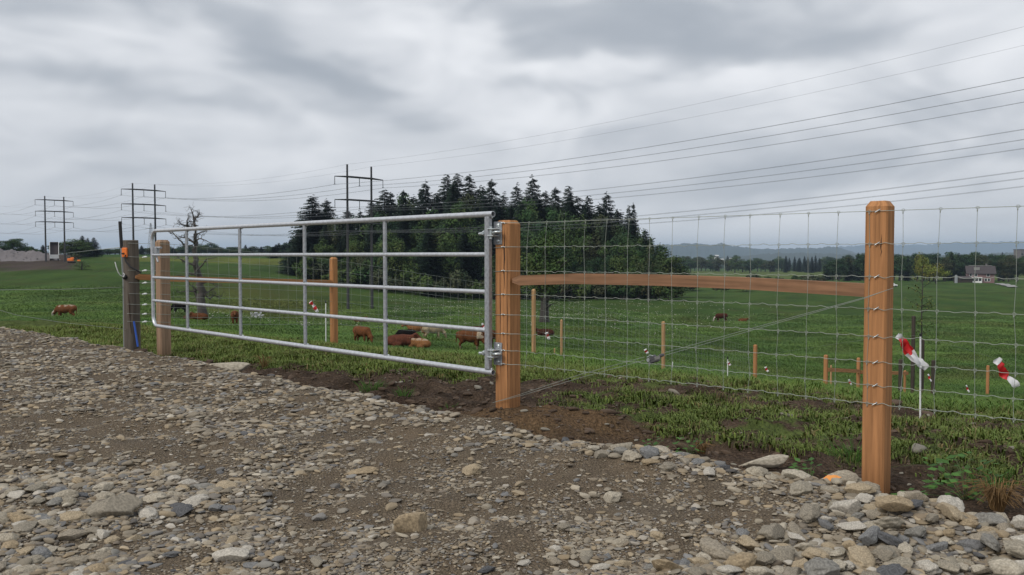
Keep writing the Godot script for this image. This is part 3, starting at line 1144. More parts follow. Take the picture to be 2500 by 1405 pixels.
func weeds(rg: RandomNumberGenerator) -> void:
	# leafy weed and the dry brown one beside it, right of the right post
	var spots := [[2368, 4.62, 0.26, 120, "leafy green weed growing in soil right of the nearest fence post"], [1690, 5.55, 0.12, 30, "small green weed in the soil behind the middle of the gravel edge"], [1985, 5.05, 0.12, 36, "low green weed in the dark soil left of the nearest fence post"], [2235, 4.6, 0.10, 26, "small broad-leaved seedling beside the foot of the nearest fence post"], [1600, 5.75, 0.09, 22, "tiny grey-green weed at the gravel edge below the wire tensioner"]]
	for q in spots:
		var p := on_ground(q[0], q[1])
		var s := Shape.new()
		var st := Shape.new()
		var h: float = q[2]
		for k in int(q[3]):
			var a := rg.randf() * TAU
			var r := h * 0.75 * sqrt(rg.randf())
			var b := Vector3(cos(a) * r, h * rg.randf_range(0.05, 1.0) * (1.15 - 0.5 * r / h), sin(a) * r)
			var o := Vector3(cos(a), rg.randf_range(-0.3, 0.5), sin(a)).normalized()
			var w := rg.randf_range(0.010, 0.019) * (1.0 + h)
			var v := rg.randf_range(0.7, 1.3)
			s.col = Color(0.07 * v, 0.15 * v, 0.04 * v)
			s.blade(b, b + o * w * 2.6, Vector3(-o.z, 0.2, o.x).normalized() * w, (Vector3.UP + o * 0.6).normalized())
			if k % 4 == 0:
				st.tube(PackedVector3Array([Vector3(0, -0.02, 0), Vector3(b.x * 0.5, b.y * 0.7, b.z * 0.5), b]), PackedFloat32Array([0.003, 0.002, 0.001]), 4, false)
		var o2 := thing("weed", q[4], "weed", p, 0.0, "")
		st.col = Color(1, 1, 1)
		put("stem", st.mesh(), M.weed_stem, o2)
		put("foliage", s.mesh(), M.leaf, o2)
	for q in [[905, 8.35, 0.13, 70, "bright green grass clump in bare soil below the gate's fourth upright"], [985, 7.9, 0.1, 50, "small green grass clump in bare soil right of the larger one"], [1095, 7.5, 0.07, 30, "tiny green sprout in bare soil left of the gate post"], [2090, 5.6, 0.16, 60, "taller grass clump just behind the nearest post, left side"], [2440, 4.9, 0.15, 60, "taller grass clump behind the dry brown weed"]]:
		var s := Shape.new()
		for k in int(q[3]):
			var a := rg.randf() * TAU
			var h: float = q[2] * rg.randf_range(0.5, 1.1)
			var o := Vector3(cos(a), 0, sin(a))
			var b: Vector3 = o * rg.randf() * q[2] * 0.9 + Vector3(0, -0.02, 0)
			var v := rg.randf_range(0.7, 1.3)
			s.col = Color(0.085 * v, 0.17 * v, 0.04 * v)
			s.tube(PackedVector3Array([b, b + o * h * 0.2 + Vector3.UP * h * 0.6, b + o * h * rg.randf_range(0.4, 0.9) + Vector3.UP * h]), PackedFloat32Array([0.003, 0.0025, 0.0008]), 3, false)
		var m := put("grass_clump", s.mesh(), M.grass)
		m.position = on_ground(q[0], q[1])
		tag(m, q[4], "grass")
	for q in [[2445, 4.35, 0.2, 130, "dry brown dead weed beside the leafy green one"], [1715, 5.62, 0.1, 60, "wisp of straw-coloured dead grass in the soil behind the gravel edge"], [645, 10.1, 0.18, 40, "tuft of straw-coloured dead grass under the gate's middle"], [2262, 31.0, 0.7, 60, "clump of dry grass at the foot of the tree guard"]]:
		var p := on_ground(q[0], q[1])
		var s := Shape.new()
		for k in int(q[3]):
			var a := rg.randf() * TAU
			var h: float = q[2] * rg.randf_range(0.4, 1.0)
			var o := Vector3(cos(a), 0, sin(a))
			var v := rg.randf_range(0.7, 1.2)
			s.col = Color(0.24 * v, 0.15 * v, 0.07 * v)
			s.tube(PackedVector3Array([o * 0.02 - Vector3(0, 0.02, 0), o * h * 0.4 + Vector3.UP * h * 0.8, o * h * rg.randf_range(0.7, 1.2) + Vector3.UP * h * rg.randf_range(0.3, 0.9)]), PackedFloat32Array([0.0022, 0.002, 0.001]), 3, false)
		var m := put("dry_weed", s.mesh(), M.leaf)
		m.position = p
		tag(m, q[4], "dry weed")


# ---------- trees ----------
func leaf_crown(seed_: int, h: float, w: float, base: float, lumps: int, leaves: int, leaf: float, tint: Vector3) -> Array:
	var rg := RandomNumberGenerator.new()
	rg.seed = seed_
	var s := Shape.new()
	var tr := Shape.new()
	var top := PackedVector3Array([Vector3(0, -0.6, 0), Vector3(0, h * base * 0.6, 0), Vector3(rg.randfn() * w * 0.03, h * 0.55, rg.randfn() * w * 0.03), Vector3(rg.randfn() * w * 0.05, h * 0.86, 0)])
	tr.tube(top, PackedFloat32Array([h * 0.024, h * 0.018, h * 0.011, h * 0.003]), 7)
	var mid := h * (1.0 + base) * 0.5
	var half := h * (1.0 - base) * 0.5
	for k in lumps:
		var u := Vector3(rg.randfn(), rg.randfn(), rg.randfn()).normalized()
		var rad := pow(rg.randf(), 0.33)
		var lump_r := w * rg.randf_range(0.13, 0.22)
		var taper := 1.0 - 0.35 * maxf(u.y, 0.0)
		var c := Vector3(u.x * (w * 0.5 - lump_r * 0.7) * taper, u.y * (half - lump_r * 0.8), u.z * (w * 0.5 - lump_r * 0.7) * taper) * rad
		c.y += mid
		if k % 4 == 0:
			var b := Vector3(0, clampf(c.y * 0.6, h * base * 0.6, h * 0.6), 0)
			tr.tube(PackedVector3Array([b, b.lerp(c, 0.5) + Vector3.UP * h * 0.02, c]), PackedFloat32Array([h * 0.008, h * 0.005, h * 0.002]), 5, false)
		var tone := rg.randf_range(0.78, 1.16)
		var warm := rg.randf_range(0.85, 1.25)
		for q in leaves:
			var o := Vector3(rg.randfn(), rg.randfn() * 0.85 + 0.15, rg.randfn()).normalized()
			var p := c + o * lump_r * rg.randf_range(0.55, 1.08)
			var n := (o + Vector3.UP * 0.5 + Vector3(rg.randfn(), rg.randfn(), rg.randfn()) * 0.35).normalized()
			var dir := Vector3(rg.randfn(), rg.randfn() * 0.6 - 0.2, rg.randfn()).normalized()
			var v := tone * rg.randf_range(0.86, 1.1)
			s.col = Color(tint.x * v * warm, tint.y * v, tint.z * v)
			var side := dir.cross(o)
			if side.length() < 0.1:
				side = Vector3.RIGHT
			var l := leaf * rg.randf_range(0.7, 1.3)
			s.blade(p - dir * l * 0.5, p + dir * l * 0.5, side.normalized() * l * 0.36, n)
	return [tr.mesh(), s.mesh()]


func spruce(seed_: int, h: float, w: float, base: float, tint: Vector3) -> Array:
	var rg := RandomNumberGenerator.new()
	rg.seed = seed_
	var s := Shape.new()
	var tr := Shape.new()
	tr.tube(PackedVector3Array([Vector3(0, -0.8, 0), Vector3(0, h * 0.5, 0), Vector3(rg.randfn() * 0.1, h * 0.99, 0)]), PackedFloat32Array([h * 0.013, h * 0.008, h * 0.0012]), 6)
	var y := h * base
	var step := h / 42.0
	while y < h * 0.985:
		var f := (y - h * base) / (h * (1.0 - base))
		var reach := w * 0.5 * pow(1.0 - f, 0.7) * (0.85 if f > 0.15 else 0.6 + f * 1.7) + h * 0.008
		var count := 13 if f < 0.8 else 9
		var a0 := rg.randf() * TAU
		for k in count:
			var a := a0 + TAU * k / count + rg.randfn() * 0.2
			var l := reach * rg.randf_range(0.5, 1.28)
			var o := Vector3(cos(a), 0, sin(a))
			var sd := Vector3(-o.z, 0, o.x)
			var p0 := Vector3(0, y + rg.randfn() * step * 0.75, 0)
			var p1 := p0 + o * l * 0.55 + Vector3.DOWN * l * rg.randf_range(0.12, 0.28)
			var p2 := p0 + o * l + Vector3.DOWN * l * rg.randf_range(0.05, 0.3)
			var v := rg.randf_range(0.7, 1.3)
			s.col = Color(tint.x * v, tint.y * v, tint.z * v)
			var n := (o * 0.8 + Vector3.UP * 0.8).normalized()
			var wd := l * 0.12 + h * 0.003
			s.blade(p0 + o * l * 0.1, p1 + o * l * 0.12, sd * wd, n)
			s.blade(p1 - o * l * 0.12, p2, sd * wd * 0.8, n)
			for q in 6:
				var t := 0.2 + q * 0.145
				var b := p0.lerp(p1, t / 0.55) if t < 0.55 else p1.lerp(p2, (t - 0.55) / 0.45)
				for e: float in [-1.0, 1.0]:
					var tip := b + sd * e * wd * rg.randf_range(0.8, 1.6) + o * l * 0.12 + Vector3.DOWN * (l * 0.12 + h * 0.006) * rg.randf_range(0.5, 1.5)
					s.blade(b, tip, o * wd * 0.32, (n + sd * e * 0.5).normalized())
		y += step * rg.randf_range(0.75, 1.25) * (1.0 - f * 0.35)
	return [tr.mesh(), s.mesh()]


var kinds := {}


func tree(kind: String, called: String, label: String, category: String, p: Vector3, h: float, w: float, turn: float, group: String) -> Node3D:
	var k: Array = kinds[kind]
	var o := thing(called, label, category, p, turn, group)
	o.scale = Vector3(w / k[3], h / k[2], w / k[3])
	put("trunk", k[0], M.bark, o)
	put("crown", k[1], M.leaf, o)
	return o


func kind(called: String, pair: Array, h: float, w: float) -> void:
	kinds[called] = [pair[0], pair[1], h, w]


func build_trees() -> void:
	var rg := RandomNumberGenerator.new()
	rg.seed = 23
	for k in 4:
		kind("spruce%d" % k, spruce(400 + k, 32, [13.0, 12.0, 14.0, 11.0][k], 0.06, [Vector3(0.026, 0.042, 0.028), Vector3(0.030, 0.046, 0.029), Vector3(0.023, 0.038, 0.028), Vector3(0.028, 0.048, 0.031)][k]), 32, [13.0, 12.0, 14.0, 11.0][k])
	for k in 5:
		kind("leafy%d" % k, leaf_crown(500 + k, 24, 13, 0.12, 46, 140, 0.58, [Vector3(0.050, 0.092, 0.035), Vector3(0.066, 0.108, 0.036), Vector3(0.038, 0.072, 0.034), Vector3(0.074, 0.116, 0.038), Vector3(0.060, 0.076, 0.038)][k]), 24, 13)
	for k in 3:
		kind("bush%d" % k, leaf_crown(520 + k, 6, 6, 0.0, 22, 70, 0.5, [Vector3(0.045, 0.085, 0.032), Vector3(0.07, 0.11, 0.035), Vector3(0.06, 0.075, 0.04)][k]), 6, 6)
	kind("thin", leaf_crown(530, 18, 7, 0.15, 26, 26, 0.5, Vector3(0.06, 0.085, 0.04)), 18, 7)
	kind("yellow", leaf_crown(531, 12, 13, 0.15, 30, 80, 0.6, Vector3(0.17, 0.19, 0.035)), 12, 13)
	# the wood on the knoll: heights follow its skyline
	var sx := [716, 735, 765, 800, 825, 850, 880, 910, 940, 985, 1010, 1040, 1065, 1092, 1118, 1145, 1172, 1200, 1230, 1262, 1300, 1330, 1356, 1388, 1410, 1435, 1480, 1510, 1545, 1575, 1600, 1625, 1650]
	var sy := [600, 560, 478, 487, 520, 512, 512, 490, 462, 462, 478, 442, 470, 424, 422, 424, 455, 436, 470, 448, 429, 465, 456, 452, 478, 476, 470, 515, 494, 560, 585, 605, 640]
	var group_s := "dark spruces of the wood on the knoll"
	var group_b := "broadleaved trees of the wood on the knoll"
	var nth := ["first", "second", "third", "fourth", "fifth", "sixth", "seventh", "eighth", "ninth", "tenth", "eleventh", "twelfth"]
	for k in sx.size():   # the crowns one can make out against the sky
		var d := 262.0 + 10.0 * sin(k * 2.1)
		var leafy: bool = sx[k] in [985, 1625, 1600, 825, 880, 1650]
		if sx[k] <= 735 or sx[k] >= 1575:
			d = 236.0 + rg.randf() * 8.0
		var p := on_ground(sx[k], d)
		p.y -= 0.4
		var h := at(sx[k], sy[k], d).y - p.y
		var from_end := func(i: int) -> String:
			if i < 11:
				return nth[i] + " tree from the left"
			return nth[32 - i] + " tree from the right" if i > 21 else nth[i - 11] + " right of the pylon's twin poles"
		if leafy:
			tree("leafy%d" % (k % 4), "broadleaf_tree", "rounded green crown, %s, along the skyline of the wood" % from_end.call(k), "tree", p, h, 13.0, rg.randf() * TAU, group_b)
		else:
			tree("spruce%d" % (rg.randi() % 4), "spruce_tree", "dark pointed spruce, %s, along the skyline of the wood" % from_end.call(k), "spruce", p, h, rg.randf_range(16.0, 21.0) * (0.55 if sx[k] < 760 or sx[k] > 1540 else 1.0), rg.randf() * TAU, group_s)
	for row in 5:
		var d := 254.0 - row * 8.5
		var px := 738.0 + row * 6.0
		var stop := 1560.0 + row * 13.0
		while px < stop:
			var y := 640.0
			for k in sx.size() - 1:
				if px >= sx[k] and px <= sx[k + 1]:
					y = lerpf(sy[k], sy[k + 1], (px - sx[k]) / (sx[k + 1] - sx[k]))
			var dd := d + rg.randfn() * 4.0
			var p := on_ground(px, dd)
			p.y -= 0.5
			var drop: float = [10.0, 30.0, 58.0, 92.0, 130.0][row] + rg.randfn() * 13.0 + 4.0
			if px > 1500.0:
				drop *= 0.6
			var h := maxf(at(px, minf(y + drop, 690.0), dd).y - p.y, 6.0)
			var leafy: bool = rg.randf() < [0.15, 0.35, 0.7, 0.85, 0.9][row]
			if px < 850.0 and row < 4:
				leafy = rg.randf() < 0.25
			var broad := minf(13.0 if px > 860.0 and px < 1480.0 else 9.0, 15.0)
			var where: String = ["high at the back", "in the upper middle", "halfway down", "in the lower middle", "in the front row"][row] + " of the wood, " + ("left of the pylon" if px < 850.0 else "just right of the pylon" if px < 1060.0 else "left of the gate post" if px < 1240.0 else "right of the gate post" if px < 1430.0 else "near its right end")
			if leafy:
				tree("leafy%d" % (rg.randi() % 5), "broadleaf_tree", "broadleaved tree " + where, "tree", p, h, clampf(h * 0.55, 7.0, broad), rg.randf() * TAU, group_b)
			else:
				tree("spruce%d" % (rg.randi() % 4), "spruce_tree", "dark spruce " + where, "spruce", p, h, minf(clampf(h * 0.5, 6.0, 15.0), broad), rg.randf() * TAU, group_s)
			px += rg.randf_range(26.0, 46.0)
	var gx := "bushes along the foot of the wood"
	for k in 26:
		var px := 745.0 + k * 36.0 + rg.randfn() * 8.0
		var p := on_ground(px, 208.0 + rg.randf() * 6.0 + (4.0 if px < 900.0 else 0.0))
		tree("bush%d" % (rg.randi() % 3), "bush", "green bush at the foot of the dark wood, " + ("left of the pylon" if px < 850.0 else "between pylon and fourth upright" if px < 940.0 else "behind the gate's right part" if px < 1190.0 else "behind the brace rail's left part"), "bush", p, rg.randf_range(4.0, 8.5), rg.randf_range(5.5, 9.0), rg.randf() * TAU, gx)
	var p1 := on_ground(1329, 120)
	var lone := tree("leafy1", "orchard_tree", "leafy tree on a bare trunk standing alone in front of the wood", "tree", p1, 12.0, 7.5, 0.4, "")
	lone.get_child(0).scale = Vector3(2.6, 1, 2.6)
	lone.get_child(1).position.y = 3.0
	tree("thin", "slender_tree", "thin half-bare tree poking up at the right end of the wood", "tree", on_ground(1583, 200), 15.5, 6.0, 0.0, "")
	tree("yellow", "yellow_tree", "yellow-green tree beside the pink house", "tree", on_ground(2283, 372), 9.2, 14.0, 0.0, "")
	tree("yellow", "yellow_tree", "smaller yellow-topped tree among the dark ones left of the house", "tree", on_ground(2248, 400), 15.0, 9.0, 1.0, "")
	# left: by the rubble heap and the digger
	var lefts := [["leafy0", 35, 300, 577, 10, "round bushy tree behind the rubble heap"], ["leafy2", -12, 290, 582, 9, "dark tree at the left edge behind the rubble heap"], ["bush0", 78, 310, 598, 8, "low bush between the big bushy tree and the truck"], ["spruce1", 108, 320, 598, 5, "small spruce behind the truck's left side"], ["leafy4", 62, 330, 603, 11, "wide dark bush right of the bushy tree"], ["leafy2", 145, 330, 590, 8, "dark tree directly behind the tipping truck"], ["leafy3", 178, 292, 582, 11, "pale green broad tree right of the truck"], ["leafy1", 200, 300, 585, 10, "green tree between the pale one and the three spruces"], ["spruce0", 204, 320, 575, 7, "leftmost and tallest of three spruces near the digger"], ["spruce2", 217, 315, 581, 6, "middle of three spruces near the digger"], ["spruce3", 232, 315, 580, 7, "right one of three spruces near the digger"], ["bush2", 189, 282, 617, 4, "small dark bush on the ridge just above the digger"], ["thin", 201, 215, 638, 5, "bare twiggy shrub on the slope below the digger"]]
	for q in lefts:
		var p := on_ground(q[1], q[2])
		p.y -= 0.3
		var h := maxf(at(q[1], q[3], q[2]).y - p.y, 2.0)
		tree(q[0], "hedge_tree", q[5], "tree", p, h, q[4], rg.randf() * TAU, "")
	# the line of trees far behind the gate, and those round the fields to the right
	for k in 46:
		var px := 240.0 + k * 10.6 + rg.randfn() * 3.0
		var d := 560.0 + rg.randfn() * 25.0
		var p := on_ground(px, d)
		var y := 603.0 + rg.randfn() * 4.0 + (8.0 if px < 300.0 else 0.0) - (10.0 if px > 690.0 else 0.0)
		var sp := rg.randf() < 0.3
		tree("spruce%d" % (rg.randi() % 4) if sp else "leafy%d" % (rg.randi() % 5), "far_tree", ("spruce" if sp else "leafy tree") + " of the far line behind the gate, " + ("left of the dead tree" if px < 430.0 else "right behind the dead tree" if px < 520.0 else "left of the second upright" if px < 586.0 else "right of the second upright"), "tree", p, maxf(at(px, y, d).y - p.y, 4.0), 6.5 if sp else 12.0, rg.randf() * TAU, "far tree line behind the gate")
	for k in 10:
		var px := 668.0 + k * 7.0
		var d := 330.0 + rg.randf() * 30.0
		var p := on_ground(px, d)
		tree("spruce%d" % (rg.randi() % 4), "far_spruce", "dark spruce at the left foot of the wood beyond the bright field", "spruce", p, maxf(at(px, 588.0 + rg.randfn() * 5.0 + (12.0 if k < 4 else 0.0), d).y - p.y, 4.0), 6.0, rg.randf() * TAU, "spruces at the left foot of the wood")
	for k in 60:
		var px := 1640.0 + k * 9.0 + rg.randfn() * 3.0
		var d := 900.0 + rg.randfn() * 60.0
		var p := on_ground(px, d)
		var sp := (px > 1915.0 and px < 2000.0) or rg.randf() < 0.15
		tree("spruce%d" % (rg.randi() % 4) if sp else "leafy%d" % (rg.randi() % 5), "valley_tree", ("dark spruce" if sp else "leafy tree") + " of the far valley belt, " + ("next to the wood" if px < 1760.0 else "behind the middle of the brace rail" if px < 1900.0 else "left of the dark grove"), "tree", p, maxf(at(px, 630.0 + rg.randfn() * 4.0, d).y - p.y, 6.0), 8.0 if sp else 16.0, rg.randf() * TAU, "tree belt beyond the far fields")
	for k in 34:
		var px := 1660.0 + k * 10.4 + rg.randfn() * 4.0
		var d := 300.0 + rg.randf() * 90.0
		var p := on_ground(px, d)
		tree("bush%d" % (rg.randi() % 3), "hedge_bush", "bush of the rough hedge below the far fields", "bush", p, rg.randf_range(2.5, 5.5), rg.randf_range(5.0, 9.0), rg.randf() * TAU, "hedge bushes below the far fields")
	for k in 58:
		var px := 2015.0 + (k % 29) * 18.0 + rg.randfn() * 5.0
		var d := 450.0 + (k / 29) * 45.0 + rg.randfn() * 8.0
		var p := on_ground(px, d)
		var y := 617.0 + rg.randfn() * 6.0
		if px < 2070.0:
			y += (2070.0 - px) * 0.6
		if px > 2440.0:
			y += 8.0
		var sp := rg.randf() < 0.22
		tree("spruce%d" % (rg.randi() % 4) if sp else "leafy%d" % [0, 2, 2, 4, 0][rg.randi() % 5], "grove_tree", ("spruce" if sp else "leafy tree") + " in the %s row of the dark grove, " % ("front" if k < 29 else "back") + ("left of the nearest post" if px < 2112.0 else "behind the nearest post" if px < 2185.0 else "by the yellow tree" if px < 2330.0 else "behind the pink house" if px < 2425.0 else "right of the pink house"), "tree", p, maxf(at(px, y, d).y - p.y, 5.0), 6.5 if sp else 12.0, rg.randf() * TAU, "dark grove behind the pink house")


func limb(s: Shape, pts: Array, r0: float, r1: float, rg: RandomNumberGenerator, depth: int) -> void:
	var path := PackedVector3Array()
	for k in pts.size() - 1:
		for q in 3:
			var j := Vector3(rg.randfn(), rg.randfn(), rg.randfn()) * r0 * 0.25 if k + q > 0 else Vector3.ZERO
			path.append(pts[k].lerp(pts[k + 1], q / 3.0) + j)
	path.append(pts[pts.size() - 1])
	var rad := PackedFloat32Array()
	for k in path.size():
		rad.append(lerpf(r0, r1, float(k) / (path.size() - 1)))
	s.tube(path, rad, 7 if r0 > 0.1 else 4)
	if depth <= 0:
		return
	for k in range(1, path.size()):
		for q in (2 if depth > 1 else 1):
			if rg.randf() < (0.5 if r0 < 0.3 else 0.72):
				var dir := (path[k] - path[k - 1]).normalized()
				var o := (dir * 0.6 + Vector3(rg.randfn(), rg.randfn() * 0.7 + 0.25, rg.randfn()) * 0.7).normalized()
				var l := rg.randf_range(0.35, 0.9) * (0.75 if depth > 1 else 0.5)
				var m := path[k] + o * l * 0.5 + Vector3(rg.randfn(), rg.randfn(), rg.randfn()) * 0.08
				limb(s, [path[k], m, path[k] + o * l + Vector3(rg.randfn(), rg.randfn(), rg.randfn()) * 0.15], rad[k] * 0.5 + 0.008, 0.012, rg, depth - 1)


func build_dead_tree() -> void:
	var rg := RandomNumberGenerator.new()
	rg.seed = 77
	var d := 98.0
	var foot := on_ground(494.0, d)
	var o := thing("dead_tree", "gaunt leafless old tree with broken crown behind the gate's left end", "tree", foot)
	var f := func(list: Array) -> Array:
		var out := []
		var depth := 0.0
		for k in list.size():
			var p: Vector3 = at(list[k][0], list[k][1], d) - foot
			depth += rg.randfn() * 0.35
			p.z += depth
			out.append(p)
		return out
	var t := Shape.new()
	var trunk: Array = f.call([[494, 772], [491, 735], [487, 700], [480, 669], [473, 636], [470.5, 603], [470.5, 571]])
	trunk[0].y -= 0.5
	limb(t, trunk, 0.55, 0.17, rg, 0)
	put("trunk", t.mesh(), M.bark_near, o)
	var limbs := [[[470.5, 575], [471, 553], [474, 536]], [[471, 553], [466, 524], [459, 506]], [[474, 540], [478, 528], [482, 521]], [[470, 600], [455, 602], [443, 586], [428, 570], [420, 568]], [[470, 592], [455, 582], [441, 579], [426, 583]], [[471, 595], [480, 588], [490, 583], [505, 587], [518, 596]], [[472, 583], [481, 573], [491, 568], [504, 564]],
		[[470, 556], [458, 554], [446, 551], [437, 546], [432, 538]], [[455, 553], [456, 540], [458, 526]], [[474, 545], [478, 549], [487, 552]], [[489, 735], [478, 725], [466, 700], [458, 690]], [[490, 728], [502, 716], [514, 706], [524, 700]], [[480, 668], [497, 652], [515, 632], [538, 628]], [[476, 648], [455, 640], [440, 630], [424, 634]], [[484, 690], [500, 682], [515, 690], [530, 700]], [[487, 705], [470, 712], [450, 712], [430, 715]], [[492, 715], [510, 730], [520, 722], [530, 728]], [[480, 672], [462, 668], [447, 676], [432, 672]]]
	for l in limbs:
		var s := Shape.new()
		limb(s, f.call(l), 0.12, 0.025, rg, 2)
		put("limb", s.mesh(), M.bark_near, o)


func build_hills() -> void:
	var ridges := [[6500.0, [1450, 1580, 1640, 1700, 1745, 1760, 1790, 1830, 1880, 1960, 2040, 2090, 2300, 2600], [603, 600, 597, 594, 598, 596, 601, 606, 608, 606, 603, 618, 624, 628], "nearer dark wooded ridge beyond the valley", 600.0], [4200.0, [1400, 1640, 1800, 1900, 2000, 2100, 2300, 2450, 2600], [640, 634, 626, 618, 618, 622, 624, 618, 616], "lowest wooded rise in the valley behind the fields", 450.0], [12500.0, [1900, 2040, 2120, 2200, 2260, 2330, 2400, 2500, 2700], [615, 604, 598, 599, 598, 593, 591, 590, 596], "farthest pale blue ridge on the right horizon", 1200.0], [6500.0, [-200, 100, 400, 700, 900, 1300], [617, 616, 617, 615, 615, 612], "low blue line of hills behind the left tree line", 300.0]]
	var n := noise(FastNoiseLite.TYPE_SIMPLEX_SMOOTH, 1.0, 4, 61)
	for r in ridges:
		var d0: float = r[0]
		var s := Shape.new()
		s.col = Color(1, 1, 1)
		var xs: Array = r[1]
		var px: float = xs[0]
		var cols := 0
		while px <= xs[xs.size() - 1]:
			var y := 0.0
			for k in xs.size() - 1:
				if px >= xs[k] and px <= xs[k + 1]:
					y = lerpf(r[2][k], r[2][k + 1], (px - xs[k]) / (xs[k + 1] - xs[k]))
			for k in 9:
				var f := k / 8.0
				var d := d0 + (f - 0.5) * 2.0 * float(r[4])
				var crest := at(px, y, d0).y
				var low := base_height((px - 1250.0) / FOCAL * d, d) - 15.0
				var up := sin(PI * f)
				var p := Vector3((px - 1250.0) / FOCAL * d, 0, -d)
				var h := lerpf(low, crest, pow(up, 0.8))
				h += (n.get_noise_2d(p.x * 0.012, p.z * 0.012) * 5.0 + n.get_noise_2d(p.x * 0.06, p.z * 0.06) * 3.0) * up * d0 / 3000.0
				p.y = h
				s.vert(p)
			cols += 1
			px += 2.0
		for c in cols - 1:
			for k in 8:
				var a := c * 9 + k
				s.quad(a, a + 9, a + 10, a + 1)
		struct("hill", s.mesh(), M.far_wood, r[3], "hill")


# ---------- gate ----------
func line(a: Vector3, b: Vector3) -> PackedVector3Array:
	return PackedVector3Array([a, b])


func rod(a: Vector3, b: Vector3, r: float, sides := 10) -> ArrayMesh:
	var s := Shape.new()
	s.tube(line(a, b), PackedFloat32Array([r]), sides)
	return s.mesh()


func open_pipe(path: PackedVector3Array, r: float, wall: float) -> ArrayMesh:  # a pipe whose first end is open
	var s := Shape.new()
	s.tube(path, PackedFloat32Array([r]), 18, false)
	var dir := (path[1] - path[0]).normalized()
	var n := dir.cross(Vector3.UP).normalized()
	var b := dir.cross(n)
	for j in 18:
		var a0 := TAU * j / 18
		var a1 := TAU * (j + 1) / 18
		var u0 := n * cos(a0) + b * sin(a0)
		var u1 := n * cos(a1) + b * sin(a1)
		s.poly([path[0] + u0 * r, path[0] + u1 * r, path[0] + u1 * (r - wall), path[0] + u0 * (r - wall)], -dir)
		s.poly([path[0] + u0 * (r - wall), path[0] + u1 * (r - wall), path[0] + u1 * (r - wall) + dir * 0.25, path[0] + u0 * (r - wall) + dir * 0.25], -u0 - u1)
	return s.mesh()


